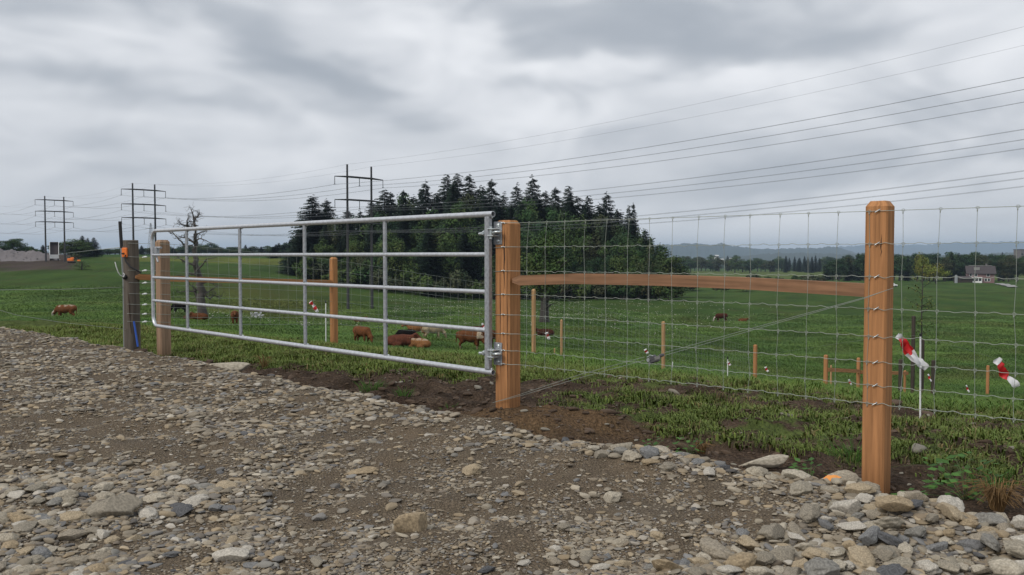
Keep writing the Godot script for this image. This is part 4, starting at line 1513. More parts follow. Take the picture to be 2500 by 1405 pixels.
func build_gate() -> void:
	var top := 1.5137
	var low := 0.315
	var length := 6.23
	var g := thing("field_gate", "long galvanized steel tube field gate with five rails, closed", "gate", Vector3(-0.18, 0, -6.59), atan2(0.711, -0.703))
	# a bent tube runs along the top, down the far end and back along the bottom; the pipe ends by the hinges are open
	var r := 0.022
	var bend := func(c: Vector3, a0: float, a1: float) -> PackedVector3Array:
		var p := PackedVector3Array()
		for k in 9:
			var a := lerpf(a0, a1, k / 8.0)
			p.append(c + Vector3(sin(a), cos(a), 0) * 0.12)
		return p
	put("top_rail", open_pipe(line(Vector3(-0.055, top, 0), Vector3(length - 0.125, top, 0)), r, 0.004), M.zinc, g)
	put("bottom_rail", open_pipe(line(Vector3(-0.055, low, 0), Vector3(length - 0.125, low, 0)), r, 0.004), M.zinc, g)
	var s := Shape.new()
	var path: PackedVector3Array = bend.call(Vector3(length - 0.12, top - 0.12, 0), 0.0, PI / 2)
	path.append_array(bend.call(Vector3(length - 0.12, low + 0.12, 0), PI / 2, PI))
	s.tube(path, PackedFloat32Array([r * 0.98]), 14)
	put("end_bow", s.mesh(), M.zinc, g)
	for y: float in [1.209, 0.924, 0.632]:
		put("rail", rod(Vector3(0.02, y, 0), Vector3(length - 0.01, y, 0), 0.0172, 14), M.zinc, g)
	s = Shape.new()
	s.box(Transform3D(Basis(), Vector3(0, (top + low) / 2, 0)), Vector3(0.05, top - low - 0.036, 0.042), 0.006)
	put("hinge_stile", s.mesh(), M.zinc_dull, g)
	for x in [1.306, 2.61, 3.92, 5.23]:
		s = Shape.new()
		s.box(Transform3D(Basis(), Vector3(x, (top + low) / 2, 0)), Vector3(0.036, top - low - 0.03, 0.026), 0.006)
		put("upright", s.mesh(), M.zinc_dull, g)
		# weld beads and the drain slots burnt beside them
		var w := Shape.new()
		var k := Shape.new()
		for y: float in [top - 0.022, 1.209, 0.924, 0.632, low + 0.022]:
			for e: float in [-1.0, 1.0]:
				w.ball(Vector3(x - 0.018 * e, y + (0.0 if y > 1.4 or y < 0.4 else 0.012), 0.016), Vector3(0.011, 0.008, 0.010), 4, 6)
			if y < 1.4:
				k.box(Transform3D(Basis(), Vector3(x - 0.012, y + 0.036, 0.0135)), Vector3(0.007, 0.022, 0.002))
			if y > 0.4:
				k.box(Transform3D(Basis(), Vector3(x - 0.012, y - 0.040, 0.0135)), Vector3(0.007, 0.022, 0.002))
		put("weld", w.mesh(), M.bolt, g)
		put("drain_slots", k.mesh(), M.hole, g)
	var w2 := Shape.new()
	for y: float in [top - 0.024, low + 0.024]:
		w2.ball(Vector3(0.024, y, 0.012), Vector3(0.012, 0.01, 0.012), 4, 6)
		w2.ball(Vector3(-0.024, y, 0.012), Vector3(0.012, 0.01, 0.012), 4, 6)
	put("weld", w2.mesh(), M.bolt, g)
	# eye bolts through the stile, on which the gate hangs
	for y: float in [1.2 + 55.0 / 322.0, 1.2 - 240.0 / 322.0]:
		s = Shape.new()
		s.tube(line(Vector3(0.10, y - 0.004, 0), Vector3(-0.075, y + 0.006, 0)), PackedFloat32Array([0.011]), 10)
		var ring := PackedVector3Array()
		for k in 13:
			var a := TAU * k / 12.0
			ring.append(Vector3(-0.1 + 0.022 * cos(a), y + 0.006, 0.022 * sin(a)))
		s.tube(ring, PackedFloat32Array([0.010]), 8, false)
		var eb := put("eye_bolt", s.mesh(), M.bolt, g)
		for x: float in [0.045, -0.042]:
			var q := Shape.new()
			var hex := PackedVector2Array()
			for k in 6:
				hex.append(Vector2(cos(TAU * k / 6.0), sin(TAU * k / 6.0)) * 0.02)
			q.prism(hex, PackedFloat32Array([-0.009, 0.009]), PackedFloat32Array([1, 1]))
			var nut := put("nut", q.mesh(), M.bolt, eb)
			nut.transform = Transform3D(Basis(Vector3.BACK, PI / 2), Vector3(x, y, 0))
	# the latch at the far end
	s = Shape.new()
	s.box(Transform3D(Basis(), Vector3(length - 0.04, 1.27, 0.03)), Vector3(0.12, 0.09, 0.05), 0.008)
	s.tube(line(Vector3(length - 0.2, 1.30, 0.03), Vector3(length + 0.12, 1.30, 0.03)), PackedFloat32Array([0.014]), 8)
	s.tube(line(Vector3(length - 0.06, 1.21, 0.02), Vector3(length - 0.12, 1.12, 0.02)), PackedFloat32Array([0.012]), 8)
	put("latch", s.mesh(), M.zinc_dull, g)


# ---------- posts and rails ----------
func post_mesh(w: float, bottom: float, top: float, chamfer: float) -> ArrayMesh:
	var h := w * 0.5
	var c := chamfer
	var prof := PackedVector2Array([Vector2(h - c, -h), Vector2(h, -h + c), Vector2(h, h - c), Vector2(h - c, h), Vector2(-h + c, h), Vector2(-h, h - c), Vector2(-h, -h + c), Vector2(-h + c, -h)])
	var ys := PackedFloat32Array([bottom])
	var sc := PackedFloat32Array([1.0])
	var rg := RandomNumberGenerator.new()
	rg.seed = int(w * 1000.0) + int(top * 100.0)
	ys.append_array([0.0, 0.07, 0.22])
	sc.append_array([1.0, 1.0, 1.0])
	for k in range(1, 5):
		ys.append(lerpf(0.22, top - 0.03, k / 4.0))
		sc.append(1.0 + rg.randf_range(-0.008, 0.008))
	ys.append(top)
	sc.append(1.0 - 0.04 / w)
	var s := Shape.new()
	s.prism(prof, ys, sc)
	for k in s.v.size():   # splashes of mud at the foot
		var y := s.v[k].y
		var m := clampf(1.0 - y / 0.22, 0.0, 1.0)
		s.c[k] = Color(1, 1, 1).lerp(Color(0.62, 0.62, 0.60), m * 0.8)
	return s.mesh()


func crack(at_: Vector3, length: float, width: float, rg: RandomNumberGenerator) -> ArrayMesh:  # a drying crack: a sliver with tapered ends, standing 1 mm proud of the face it splits
	var s := Shape.new()
	var n := 9
	var prev := []
	for k in n:
		var f := float(k) / (n - 1)
		var w := width * sin(PI * clampf(f, 0.04, 0.96)) * rg.randf_range(0.6, 1.2)
		var x := rg.randfn() * width * 0.5
		var a := s.vert(at_ + Vector3(x - w, f * length, 0), Vector2.ZERO, Vector3.BACK)
		var b := s.vert(at_ + Vector3(x + w, f * length, 0), Vector2.ZERO, Vector3.BACK)
		if k > 0:
			s.quad(prev[0], prev[1], b, a)
		prev = [a, b]
	return s.mesh()


func post(called: String, label: String, px: float, d: float, w: float, top: float, m: Material, group := "", chamfer := 0.012) -> Node3D:
	var p := on_ground(px, d)
	var o := thing(called, label, "post", p, atan2(FTD, FTX), group)
	put("shaft", post_mesh(w, -0.35, top - p.y, chamfer), m, o)
	return o


func build_posts() -> void:
	var rg := RandomNumberGenerator.new()
	rg.seed = 9
	var hp := post("gate_post", "thick new orange-brown timber post that the gate hangs on", 1240, 6.62, 0.146, 1.2 + 0.268, M.wood, "", 0.014)
	put("crack", crack(Vector3(0.03, 0.9, 0.0745), 0.46, 0.006, rg), M.crack, hp)
	put("crack", crack(Vector3(0.0585, 0.02, 0.0742), 1.34, 0.0032, rg), M.crack, hp)
	put("crack", crack(Vector3(-0.012, 0.1, 0.0745), 1.05, 0.0035, rg), M.crack, hp)
	put("crack", crack(Vector3(-0.03, 0.38, 0.0745), 0.16, 0.003, rg), M.crack, hp)
	var rp := post("fence_post", "nearest tall square fence post of new orange-brown timber at right", 2145, 4.83, 0.123, 1.2 + 0.302, M.wood, "", 0.011)
	put("crack", crack(Vector3(0.03, 1.32, 0.063), 0.13, 0.0028, rg), M.crack, rp)
	post("latch_post", "square pale new timber post that the gate's far end closes against", 399, 11.32, 0.139, 1.2 + 0.205, M.wood_left)
	# the hinges bolted to the gate post
	for y: float in [1.2 + 55.0 / 322.0, 1.2 - 240.0 / 322.0]:
		var upper := y > 1.0
		var o := thing("hinge_bracket", "upper galvanized hinge plate bolted to the gate post" if upper else "lower galvanized hinge plate bolted to the gate post", "hinge", Vector3(0, 0, 0), 0.0, "")
		o.transform = hp.transform * Transform3D(Basis(), Vector3(-0.032, y - hp.position.y, 0.0745))
		var s := Shape.new()
		s.box(Transform3D(Basis(), Vector3(0, 0, 0.004)), Vector3(0.085, 0.172, 0.006), 0.002)
		var pl := put("plate", s.mesh(), M.zinc_dull, o)
		for e: float in [-1.0, 1.0]:
			var b := Shape.new()
			b.ball(Vector3(0.008, e * 0.06, 0.008), Vector3(0.015, 0.015, 0.009), 5, 8)
			b.box(Transform3D(Basis(), Vector3(0.008, e * 0.06, 0.016)), Vector3(0.012, 0.012, 0.008), 0.002)
			put("bolt_head", b.mesh(), M.bolt, pl)
		for e: float in [-1.0, 1.0]:
			var l := Shape.new()
			l.box(Transform3D(Basis(), Vector3(-0.012, e * 0.026 + 0.004, 0.042)), Vector3(0.062, 0.009, 0.078), 0.003)
			put("lug", l.mesh(), M.bolt, o)
		put("pin", rod(Vector3(-0.02, -0.045, 0.06), Vector3(-0.02, 0.05, 0.06), 0.011), M.bolt, o)
	# old round post beside the latch
	var p := on_ground(322, 11.56)
	var op := thing("weathered_post", "weathered grey-brown round post at the left end of the gate", "post", p)
	var s2 := Shape.new()
	var path := PackedVector3Array()
	for k in 9:
		path.append(Vector3(rg.randfn() * 0.003, lerpf(-0.3, 1.405 - p.y, k / 8.0), rg.randfn() * 0.003))
	s2.tube(path, PackedFloat32Array([0.104, 0.103, 0.102, 0.1, 0.099, 0.098, 0.098, 0.098, 0.094]), 16)
	put("shaft", s2.mesh(), M.wood_old, op)
	var k2 := Shape.new()
	k2.tube(PackedVector3Array([Vector3(0.008, 1.0, 0.098), Vector3(0.004, 0.75, 0.099), Vector3(0.014, 0.5, 0.1), Vector3(0.03, 0.28, 0.101)]), PackedFloat32Array([0.004, 0.005, 0.005, 0.003]), 5)
	put("crack", k2.mesh(), M.crack, op)
	# what hangs on the old post
	var bx := thing("switch_box", "small orange electric fence switch box on the old round post", "switch", at(304.5, 617, 11.47))
	var b1 := Shape.new()
	b1.box(Transform3D(), Vector3(0.07, 0.125, 0.05), 0.008)
	put("housing", b1.mesh(), M.orange, bx)
	var b2 := Shape.new()
	b2.box(Transform3D(Basis(Vector3.BACK, 0.2), Vector3(-0.015, -0.012, 0.032)), Vector3(0.035, 0.014, 0.02), 0.003)
	b2.box(Transform3D(Basis(), Vector3(0.018, -0.04, 0.03)), Vector3(0.012, 0.02, 0.02), 0.003)
	put("lever", b2.mesh(), M.black, bx)
	var pole := Shape.new()
	var pf := on_ground(303, 11.68)
	pole.tube(PackedVector3Array([pf - Vector3(0, 0.2, 0), at(302, 690, 11.68), at(296, 600, 11.68)]), PackedFloat32Array([0.020]), 8)
	var po := thing("electric_pole", "grey pole with a black tube on top behind the old round post", "pole")
	put("pole", pole.mesh(), M.grey_plastic, po)
	put("sleeve", rod(at(296.2, 606, 11.68), at(292, 541, 11.68), 0.0215, 10), M.black, po)
	var cb := Shape.new()
	var cpath := PackedVector3Array([at(303, 627, 11.44), at(307, 640, 11.43), at(317, 652, 11.42), at(331, 659, 11.42), at(344, 667, 11.46)])
	cb.tube(cpath, PackedFloat32Array([0.011]), 7)
	tag(put("cable", cb.mesh(), M.black), "black cable from the orange box across the old post", "cable")
	var bh := Shape.new()
	bh.tube(PackedVector3Array([at(326, 785, 11.43), at(331, 815, 11.42), at(336, 847, 11.40)]), PackedFloat32Array([0.013]), 8)
	tag(put("blue_hose", bh.mesh(), M.blue), "short blue plastic tube fixed to the foot of the old post", "hose")
	var knob := thing("ring_insulator", "black insulator on the left of the old post with a loop of white rope", "insulator", at(304.5, 677, 11.46))
	var kb := Shape.new()
	kb.ball(Vector3.ZERO, Vector3(0.034, 0.034, 0.04), 6, 8)
	put("knob", kb.mesh(), M.black, knob)
	var rp2 := Shape.new()
	rp2.tube(PackedVector3Array([at(280, 640, 11.3), at(283, 652, 11.3), at(288, 666, 11.32), at(293, 673, 11.35), at(301, 677, 11.4), at(303, 670, 11.4), at(300, 667, 11.4)]) , PackedFloat32Array([0.006]), 6)
	var rope := put("rope", rp2.mesh(), M.white, knob)
	rope.position = -knob.position
	# rails
	var rail := func(called: String, label: String, pts: Array, hh: float, ww: float, m: Material, point: bool) -> void:
		var s := Shape.new()
		var n := pts.size()
		var rows := []
		var lens := 0.0
		for k in n:
			var a: Vector3 = pts[maxi(k - 1, 0)]
			var b: Vector3 = pts[mini(k + 1, n - 1)]
			var dir := (b - a).normalized()
			var sd := dir.cross(Vector3.UP).normalized()
			var up := sd.cross(dir).normalized()
			if k > 0:
				lens += pts[k].distance_to(pts[k - 1])
			var f := 0.42 if point and k == 0 else 1.0
			rows.append([pts[k], sd * ww * 0.5 * (0.7 if f < 1.0 else 1.0), up * hh * 0.5 * f, lens])
		for k in n - 1:
			for q in 4:
				var e := [[1, 1], [1, -1], [-1, -1], [-1, 1], [1, 1]]
				var c := []
				for z in 2:
					var rr: Array = rows[k + z]
					for y in 2:
						c.append([rr[0] + rr[1] * e[q + y][0] + rr[2] * e[q + y][1], Vector2((q + y) * 0.08, rr[3])])
				var out: Vector3 = rows[k][1] * (e[q][0] + e[q + 1][0]) + rows[k][2] * (e[q][1] + e[q + 1][1])
				var nm: Vector3 = ((c[1][0] - c[0][0]) as Vector3).cross(c[2][0] - c[0][0]).normalized()
				if nm.dot(out) < 0.0:
					nm = -nm
				var i0 := s.vert(c[0][0], c[0][1], nm)
				var i1 := s.vert(c[1][0], c[1][1], nm)
				var i2 := s.vert(c[2][0], c[2][1], nm)
				var i3 := s.vert(c[3][0], c[3][1], nm)
				if ((c[1][0] - c[0][0]) as Vector3).cross(c[2][0] - c[0][0]).dot(out) > 0.0:
					s.quad(i0, i1, i3, i2)
				else:
					s.quad(i0, i2, i3, i1)
		for k in [0, n - 1]:
			var rr: Array = rows[k]
			s.poly([rr[0] + rr[1] + rr[2], rr[0] + rr[1] - rr[2], rr[0] - rr[1] - rr[2], rr[0] - rr[1] + rr[2]], pts[k] - pts[1 if k == 0 else n - 2])
		tag(put(called, s.mesh(), m), label, "rail")
	rail.call("brace_rail", "brown brace rail with a pointed left end between gate post and right post", [at(1254, 685, 6.53), at(1275, 685, 6.5), at(1400, 681, 6.24), at(1600, 684, 5.86), at(1800, 691, 5.45), at(1960, 700, 5.15), at(2118, 709, 4.86)], 0.074, 0.07, M.wood_rail, true)
	rail.call("brace_rail", "long rail with a pale pointed tip crossing behind the gate's left end", [at(328, 677, 11.5), at(338, 677, 11.55), at(372, 678, 11.75), at(415, 681, 12.1), at(600, 686, 13.2), at(806, 690, 14.33)], 0.078, 0.075, M.wood, true)
	# posts further down the meadow
	var far := [[815, 14.4, 0.125, 628, M.wood, "orange-brown timber post seen behind the middle of the gate"], [1303, 18.4, 0.092, 706, M.wood_pale, "tall thin post in the meadow just right of the gate post"], [1371, 19.6, 0.062, 780, M.wood_pale, "short thin stake right of the tall thin post"], [1620, 23.0, 0.1, 785, M.wood_pale, "two-toned post in the meadow behind the wire tensioner"], [1845, 28.0, 0.125, 842, M.wood, "short orange post in the meadow left of the paired ones"], [2018, 31.0, 0.15, 867, M.wood, "left post of the pair joined by a rail in the meadow"], [2098, 36.0, 0.15, 874, M.wood, "right post of the pair joined by a rail, close to the nearest post's left side"], [2031, 36.0, 0.08, 892, M.wood_pale, "pale thin stake between the paired posts"], [2212, 40.0, 0.11, 905, M.wood, "orange post standing inside the tree guard"], [2415, 43.0, 0.155, 893, M.wood, "lone orange post in the meadow near the right edge"], [1354, 27.0, 0.05, 850, M.wood_pale, "tiny stake in the meadow between two thin posts"]]
	for q in far:
		post("meadow_post", q[5], q[0], q[1], q[2] * 0.82, at(q[0], q[3], q[1]).y, q[4], "")
	rail.call("meadow_rail", "rail joining the pair of orange posts in the meadow", [at(2020, 903, 31.0), at(2096, 907, 35.9)], 0.14, 0.1, M.wood, false)
	rail.call("meadow_rail", "rail running from behind the nearest post to the tree guard", [at(2102, 909, 36.1), at(2216, 912, 40.0)], 0.14, 0.1, M.wood, false)
	# tree guard: four dark posts round a sapling
	for q in [[2201, 33.0, 878, "front left dark post of the tree guard"], [2231, 34.0, 772, "tallest dark post of the tree guard"], [2254, 35.5, 830, "back dark post of the tree guard"], [2281, 34.5, 880, "right dark post of the tree guard"]]:
		post("guard_post", q[3], q[0], q[1], 0.13, at(q[0], q[2], q[1]).y, M.wood_dark, "", 0.03)
	var rg2 := RandomNumberGenerator.new()
	rg2.seed = 31
	var foot := on_ground(2252, 34.2)
	var tr := Shape.new()
	var lv := Shape.new()
	var tip := at(2253, 650, 34.2) - foot
	limb(tr, [Vector3(0, -0.2, 0), tip * 0.5, tip], 0.045, 0.012, rg2, 0)
	for k in 26:
		var f := rg2.randf_range(0.5, 1.0)
		var b := tip * f
		var a := rg2.randf() * TAU
		var o2 := Vector3(cos(a), rg2.randf_range(0.2, 0.9), sin(a)).normalized() * rg2.randf_range(0.4, 1.05) * (1.25 - f * 0.6)
		tr.tube(line(b, b + o2), PackedFloat32Array([0.011, 0.004]), 4, false)
		for q in 15:
			var p2 := b + o2 * rg2.randf_range(0.3, 1.1) + Vector3(rg2.randfn(), rg2.randfn(), rg2.randfn()) * 0.05
			var di := Vector3(rg2.randfn(), rg2.randfn() - 0.4, rg2.randfn()).normalized()
			var v := rg2.randf_range(0.7, 1.3)
			lv.col = Color(0.13 * v, 0.15 * v, 0.045 * v)
			lv.blade(p2, p2 + di * 0.09, di.cross(Vector3.UP + Vector3(0.1, 0, 0)).normalized() * 0.024, (Vector3.UP + di * 0.3).normalized())
	var sap := thing("sapling", "young staked tree with sparse yellowish leaves in the tree guard", "tree", foot)
	put("trunk", tr.mesh(), M.bark, sap)
	put("leaves", lv.mesh(), M.leaf, sap)


# ---------- wire ----------
func net(called: String, label: String, a: Vector3, b: Vector3, levels: Array, step: float, first: float, r: float, crimp: float, m: Material, seed_: int) -> Node3D:  # woven stock fence from a to b (its top wire)
	var rg := RandomNumberGenerator.new()
	rg.seed = seed_
	var o := thing(called, label, "fence", a)
	var run := b - a
	var flat := Vector3(run.x, 0, run.z).length()
	var dir := run / flat
	var knots := Shape.new()
	var xs := []
	var x := first
	while x < flat - 0.02:
		xs.append(x)
		x += step + rg.randfn() * step * 0.03
	var shift := []
	for i in levels.size():
		var off := []
		for k in xs.size():
			off.append(rg.randfn() * 0.004 + (0.022 * (rg.randf() - 0.25) if i == 0 else 0.0))
		shift.append(off)
	for i in levels.size():
		var s := Shape.new()
		var path := PackedVector3Array()
		var drop := Vector3.DOWN * float(levels[i])
		path.append(drop)
		for k in xs.size():
			path.append(dir * xs[k] + drop)
			var nx: float = xs[k + 1] if k + 1 < xs.size() else flat
			var w: float = nx - xs[k]
			if crimp > 0.0 and i > 0:
				var e := crimp * rg.randf_range(0.6, 1.2) * (1.0 if rg.randf() < 0.65 else -1.0)
				path.append(dir * (xs[k] + w * 0.34) + drop)
				path.append(dir * (xs[k] + w * 0.46) + drop + Vector3.UP * e)
				path.append(dir * (xs[k] + w * 0.54) + drop + Vector3.UP * e * 0.7)
				path.append(dir * (xs[k] + w * 0.68) + drop - Vector3.UP * e * 0.3)
		path.append(dir * flat + drop)
		var c := Curve3D.new()
		s.tube(path, PackedFloat32Array([r * (1.15 if i == 0 or i == levels.size() - 1 else 1.0)]), 6, false)
		put("line_wire", s.mesh(), m, o)
	for k in xs.size():
		var s := Shape.new()
		var path := PackedVector3Array()
		for i in levels.size():
			var p: Vector3 = dir * (xs[k] + shift[i][k]) + Vector3.DOWN * float(levels[i])
			path.append(p)
			if crimp > 0.0:
				var ring := PackedVector3Array()
				for q in 9:
					var an := TAU * q / 8.0
					ring.append(p + dir * cos(an) * 0.009 + Vector3.UP * sin(an) * 0.007 + Vector3(0, 0, 0.003))
				knots.tube(ring, PackedFloat32Array([r * 0.8]), 4, false)
				knots.ball(p + Vector3.DOWN * 0.014, Vector3(0.0035, 0.007, 0.0035), 4, 5)
			else:
				knots.ball(p, Vector3.ONE * r * 2.3, 3, 5)
		s.tube(path, PackedFloat32Array([r * 0.78]), 5, false)
		put("stay_wire", s.mesh(), m, o)
	var kn := put("knots", knots.mesh(), m, o)
	kn.set_meta("kind", "stuff")
	return o


func build_wire() -> void:
	var lv := [0.0, 0.18, 0.36, 0.537, 0.69, 0.833, 0.961, 1.064]
	var y := 1.445
	var on := func(t: float, s: float, h: float) -> Vector3:
		return Vector3(FX + t * FTX + s * 0.6656, h, -(FD + t * FTD + s * 0.7463))
	net("stock_fence", "galvanized woven wire fence from the gate post past the nearest post", on.call(0.1, -0.02, y), on.call(4.5, 0.0, y), lv, 0.1785, 0.105, 0.0016, 0.007, M.wire, 3)
	# the line wires are wound round the gate post and twisted off
	var o := thing("wire_ends", "line wire ends wound round the gate post and twisted off", "wire")
	for i in lv.size():
		var s := Shape.new()
		var h: float = y - lv[i]
		s.tube(PackedVector3Array([on.call(0.12, -0.02, h), on.call(0.085, -0.062, h + 0.001), on.call(0.03, -0.0615, h), on.call(-0.09, -0.063, h - 0.006), on.call(-0.105, 0.0, h)]), PackedFloat32Array([0.0023]), 5, false)
		var w := put("wire", s.mesh(), M.wire, o)
		var k := Shape.new()
		var p: Vector3 = on.call(0.012, -0.066, h + 0.001)
		for q in 3:
			k.ball(p + Vector3(0.011 * q - 0.012, 0.002 * sin(q * 2.0), 0.0), Vector3(0.0065, 0.006, 0.0055), 4, 6)
		put("twist", k.mesh(), M.bolt, w)
	# staples on the nearest post
	var st := thing("staples", "wire staples holding the fence to the nearest post", "staples")
	for i in lv.size():
		var s := Shape.new()
		var p: Vector3 = on.call(2.735, -0.002, y - lv[i] + 0.004)
		s.tube(PackedVector3Array([p + Vector3(-0.018, -0.012, 0.0), p + Vector3(-0.004, 0.0, 0.012), p + Vector3(0.016, 0.010, 0.002)]), PackedFloat32Array([0.003]), 5)
		put("staple", s.mesh(), M.bolt, st)
	# bracing wire and its tensioner
	for e: float in [0.0, 1.0]:
		var s := Shape.new()
		s.tube(PackedVector3Array([at(1203, 984, 6.6), at(1275, 962 + 4 * e, 6.4), at(1420, 914 + 8 * e, 6.1), at(1575, 872 + 8 * e, 5.82)]), PackedFloat32Array([0.0015]), 5, false)
		s.tube(PackedVector3Array([at(1622, 862 + 7 * e, 5.72), at(1840, 801 + 5 * e, 5.32), at(2112, 727 + 2 * e, 4.76), at(2160, 711, 4.66), at(2182, 704, 4.68)]), PackedFloat32Array([0.0016]), 5, false)
		tag(put("brace_wire", s.mesh(), M.wire_dull), "upper strand of the slanting double brace wire" if e == 0.0 else "lower strand of the slanting double brace wire", "wire")
	var ten := thing("wire_tensioner", "dark grey ratchet wire tensioner with a pale label on the brace wire", "tensioner", at(1600, 872, 5.76))
	var ax := (at(1625, 864, 5.71) - at(1576, 879, 5.81)).normalized()
	var side := ax.cross(Vector3.UP).normalized()
	var bs := Basis(ax, side.cross(ax), side)
	ten.basis = bs
	var b := Shape.new()
	b.box(Transform3D(Basis(), Vector3(-0.02, -0.018, 0.0)), Vector3(0.085, 0.034, 0.03), 0.006)
	b.box(Transform3D(Basis(Vector3.BACK, 0.18), Vector3(-0.03, -0.004, 0.0)), Vector3(0.07, 0.03, 0.034), 0.006)
	b.box(Transform3D(Basis(), Vector3(0.05, -0.002, 0.0)), Vector3(0.035, 0.02, 0.022), 0.005)
	put("body", b.mesh(), M.wood_metal, ten)
	b = Shape.new()
	b.box(Transform3D(Basis(), Vector3(0.022, -0.012, 0.012)), Vector3(0.04, 0.022, 0.012), 0.002)
	put("label_plate", b.mesh(), M.concrete, ten)
	b = Shape.new()
	b.tube(line(Vector3(-0.048, -0.008, -0.02), Vector3(-0.048, -0.008, 0.022)), PackedFloat32Array([0.012]), 10)
	b.tube(PackedVector3Array([Vector3(-0.05, 0.012, 0.02), Vector3(-0.02, 0.02, 0.022), Vector3(0.0, 0.008, 0.022)]), PackedFloat32Array([0.003]), 5)
	put("spool", b.mesh(), M.bolt, ten)
	# second fence, behind the gate and down the meadow
	var pa := at(399, 595, 11.3)
	var pb := at(815, 635, 14.4)
	var pc := at(1303, 712, 18.4)
	var pd := at(1620, 796, 23.0)
	var pe := at(1845, 850, 28.0)
	net("stock_fence", "woven wire fence from the latch post to the post behind the gate", pa, pb, lv, 0.2, 0.15, 0.0022, 0.0, M.wire_dull, 4)
	net("stock_fence", "woven wire fence sloping down behind the gate's right half", pb, pc, lv, 0.2, 0.15, 0.0022, 0.0, M.wire_dull, 5)
	net("stock_fence", "woven wire fence running down the meadow behind the brace rail", pc, pd, lv, 0.2, 0.15, 0.002, 0.0, M.wire_dull, 6)
	net("stock_fence", "faint woven wire fence furthest down the meadow", pd, pe, lv, 0.2, 0.15, 0.002, 0.0, M.wire_dull, 7)
	# strands between the old round post and the latch post, with their strainers
	var st2 := thing("strand_wires", "eight wires with clear strainers between the old post and latch post", "wires")
	for i in 8:
		var h: float = [594, 627, 660, 690, 717, 743, 766, 785][i]
		var s := Shape.new()
		s.tube(PackedVector3Array([at(304, h + 1, 11.5), at(312, h, 11.46), at(330, h + 1, 11.45), at(343, h + 1, 11.52), at(382, h + 1, 11.3), at(392, h + 2, 11.22), at(416, h + 3, 11.27)]), PackedFloat32Array([0.0026]), 5, false)
		var w := put("wire", s.mesh(), M.wire_dull, st2)
		if i > 0:
			var k := Shape.new()
			k.ball(at(354, h + 1, 11.45), Vector3(0.028, 0.014, 0.014), 5, 8)
			k.ball(at(348, h + 2, 11.45), Vector3(0.012, 0.010, 0.010), 4, 6)
			put("strainer", k.mesh(), M.clear, w)
	# thin ropes to the left
	var ropes := [[[at(-60, 709, 9.0), at(150, 707, 10.2), at(302, 702, 11.5)], "white electric rope running level to the left from the old post", 0.0032], [[at(-60, 742, 8.0), at(40, 770, 9.5), at(150, 788, 10.5), at(310, 805, 11.5)], "thin white rope sagging low to the foot of the old post", 0.0028], [[at(140, 621, 60.0), at(220, 612, 30.0), at(300, 604, 11.6)], "thin dark wire rising from the digger to the pole", 0.006]]
	for q in ropes:
		var s := Shape.new()
		s.tube(PackedVector3Array(q[0]), PackedFloat32Array([q[2]]), 5, false)
		tag(put("fence_rope", s.mesh(), M.wire), q[1], "rope")


func tape_flag(called: String, label: String, pts: Array, w: float, bands: Array, tails: int) -> void:  # red and white barrier tape, crumpled
	var rg := RandomNumberGenerator.new()
	rg.seed = called.hash() + int(pts[0].x * 100.0)
	var s := Shape.new()
	for tl in tails:
		var prev := []
		var n := 15
		for k in n:
			var f := float(k) / (n - 1) * (1.0 if tl == 0 else 0.92)
			var seg := f * (pts.size() - 1)
			var i := mini(int(seg), pts.size() - 2)
			var p: Vector3 = pts[i].lerp(pts[i + 1], seg - i)
			var dir: Vector3 = (pts[i + 1] - pts[i]).normalized()
			var sd := dir.cross(Vector3.BACK).normalized()
			p += Vector3(0, 0, sin(f * 9.0 + tl * 2.0) * w * 0.25 + tl * 0.012) + sd * w * (0.22 * tl * (f - 0.3) * 2.0)
			var ww := w * (0.85 if k == 0 else 1.0) * (1.0 - 0.3 * maxf(0.0, f - 0.8) / 0.2) * (1.0 + 0.12 * sin(f * 16.0 + tl * 3.0)) * (1.0 if tl == 0 else 0.55)
			sd = (sd + Vector3(0, 0, sin(f * 11.0 + tl) * 0.5 + rg.randfn() * 0.35)).normalized()
			p += Vector3(0, 0, rg.randfn() * w * 0.07)
			var red := false
			for b in bands:
				if f > b[0] and f < b[1]:
					red = true
			var now := Color(0.60, 0.02, 0.025) if red else Color(0.66, 0.66, 0.67)
			if k > 0 and now != s.col:   # a printed edge: the next stretch starts with its own points
				var was := []
				s.col = now
				for z in 3:
					was.append(s.vert(s.v[prev[z]]))
				prev = was
			s.col = now
			var a := s.vert(p - sd * ww * 0.5)
			var m := s.vert(p + Vector3(0, 0, rg.randfn() * w * 0.1) + sd * rg.randfn() * w * 0.1)
			var c := s.vert(p + sd * ww * 0.5)
			if k > 0:
				s.quad(prev[0], prev[1], m, a)
				s.quad(prev[1], prev[2], c, m)
			prev = [a, m, c]
	tag(put(called, s.mesh(), M.tape), label, "barrier tape")


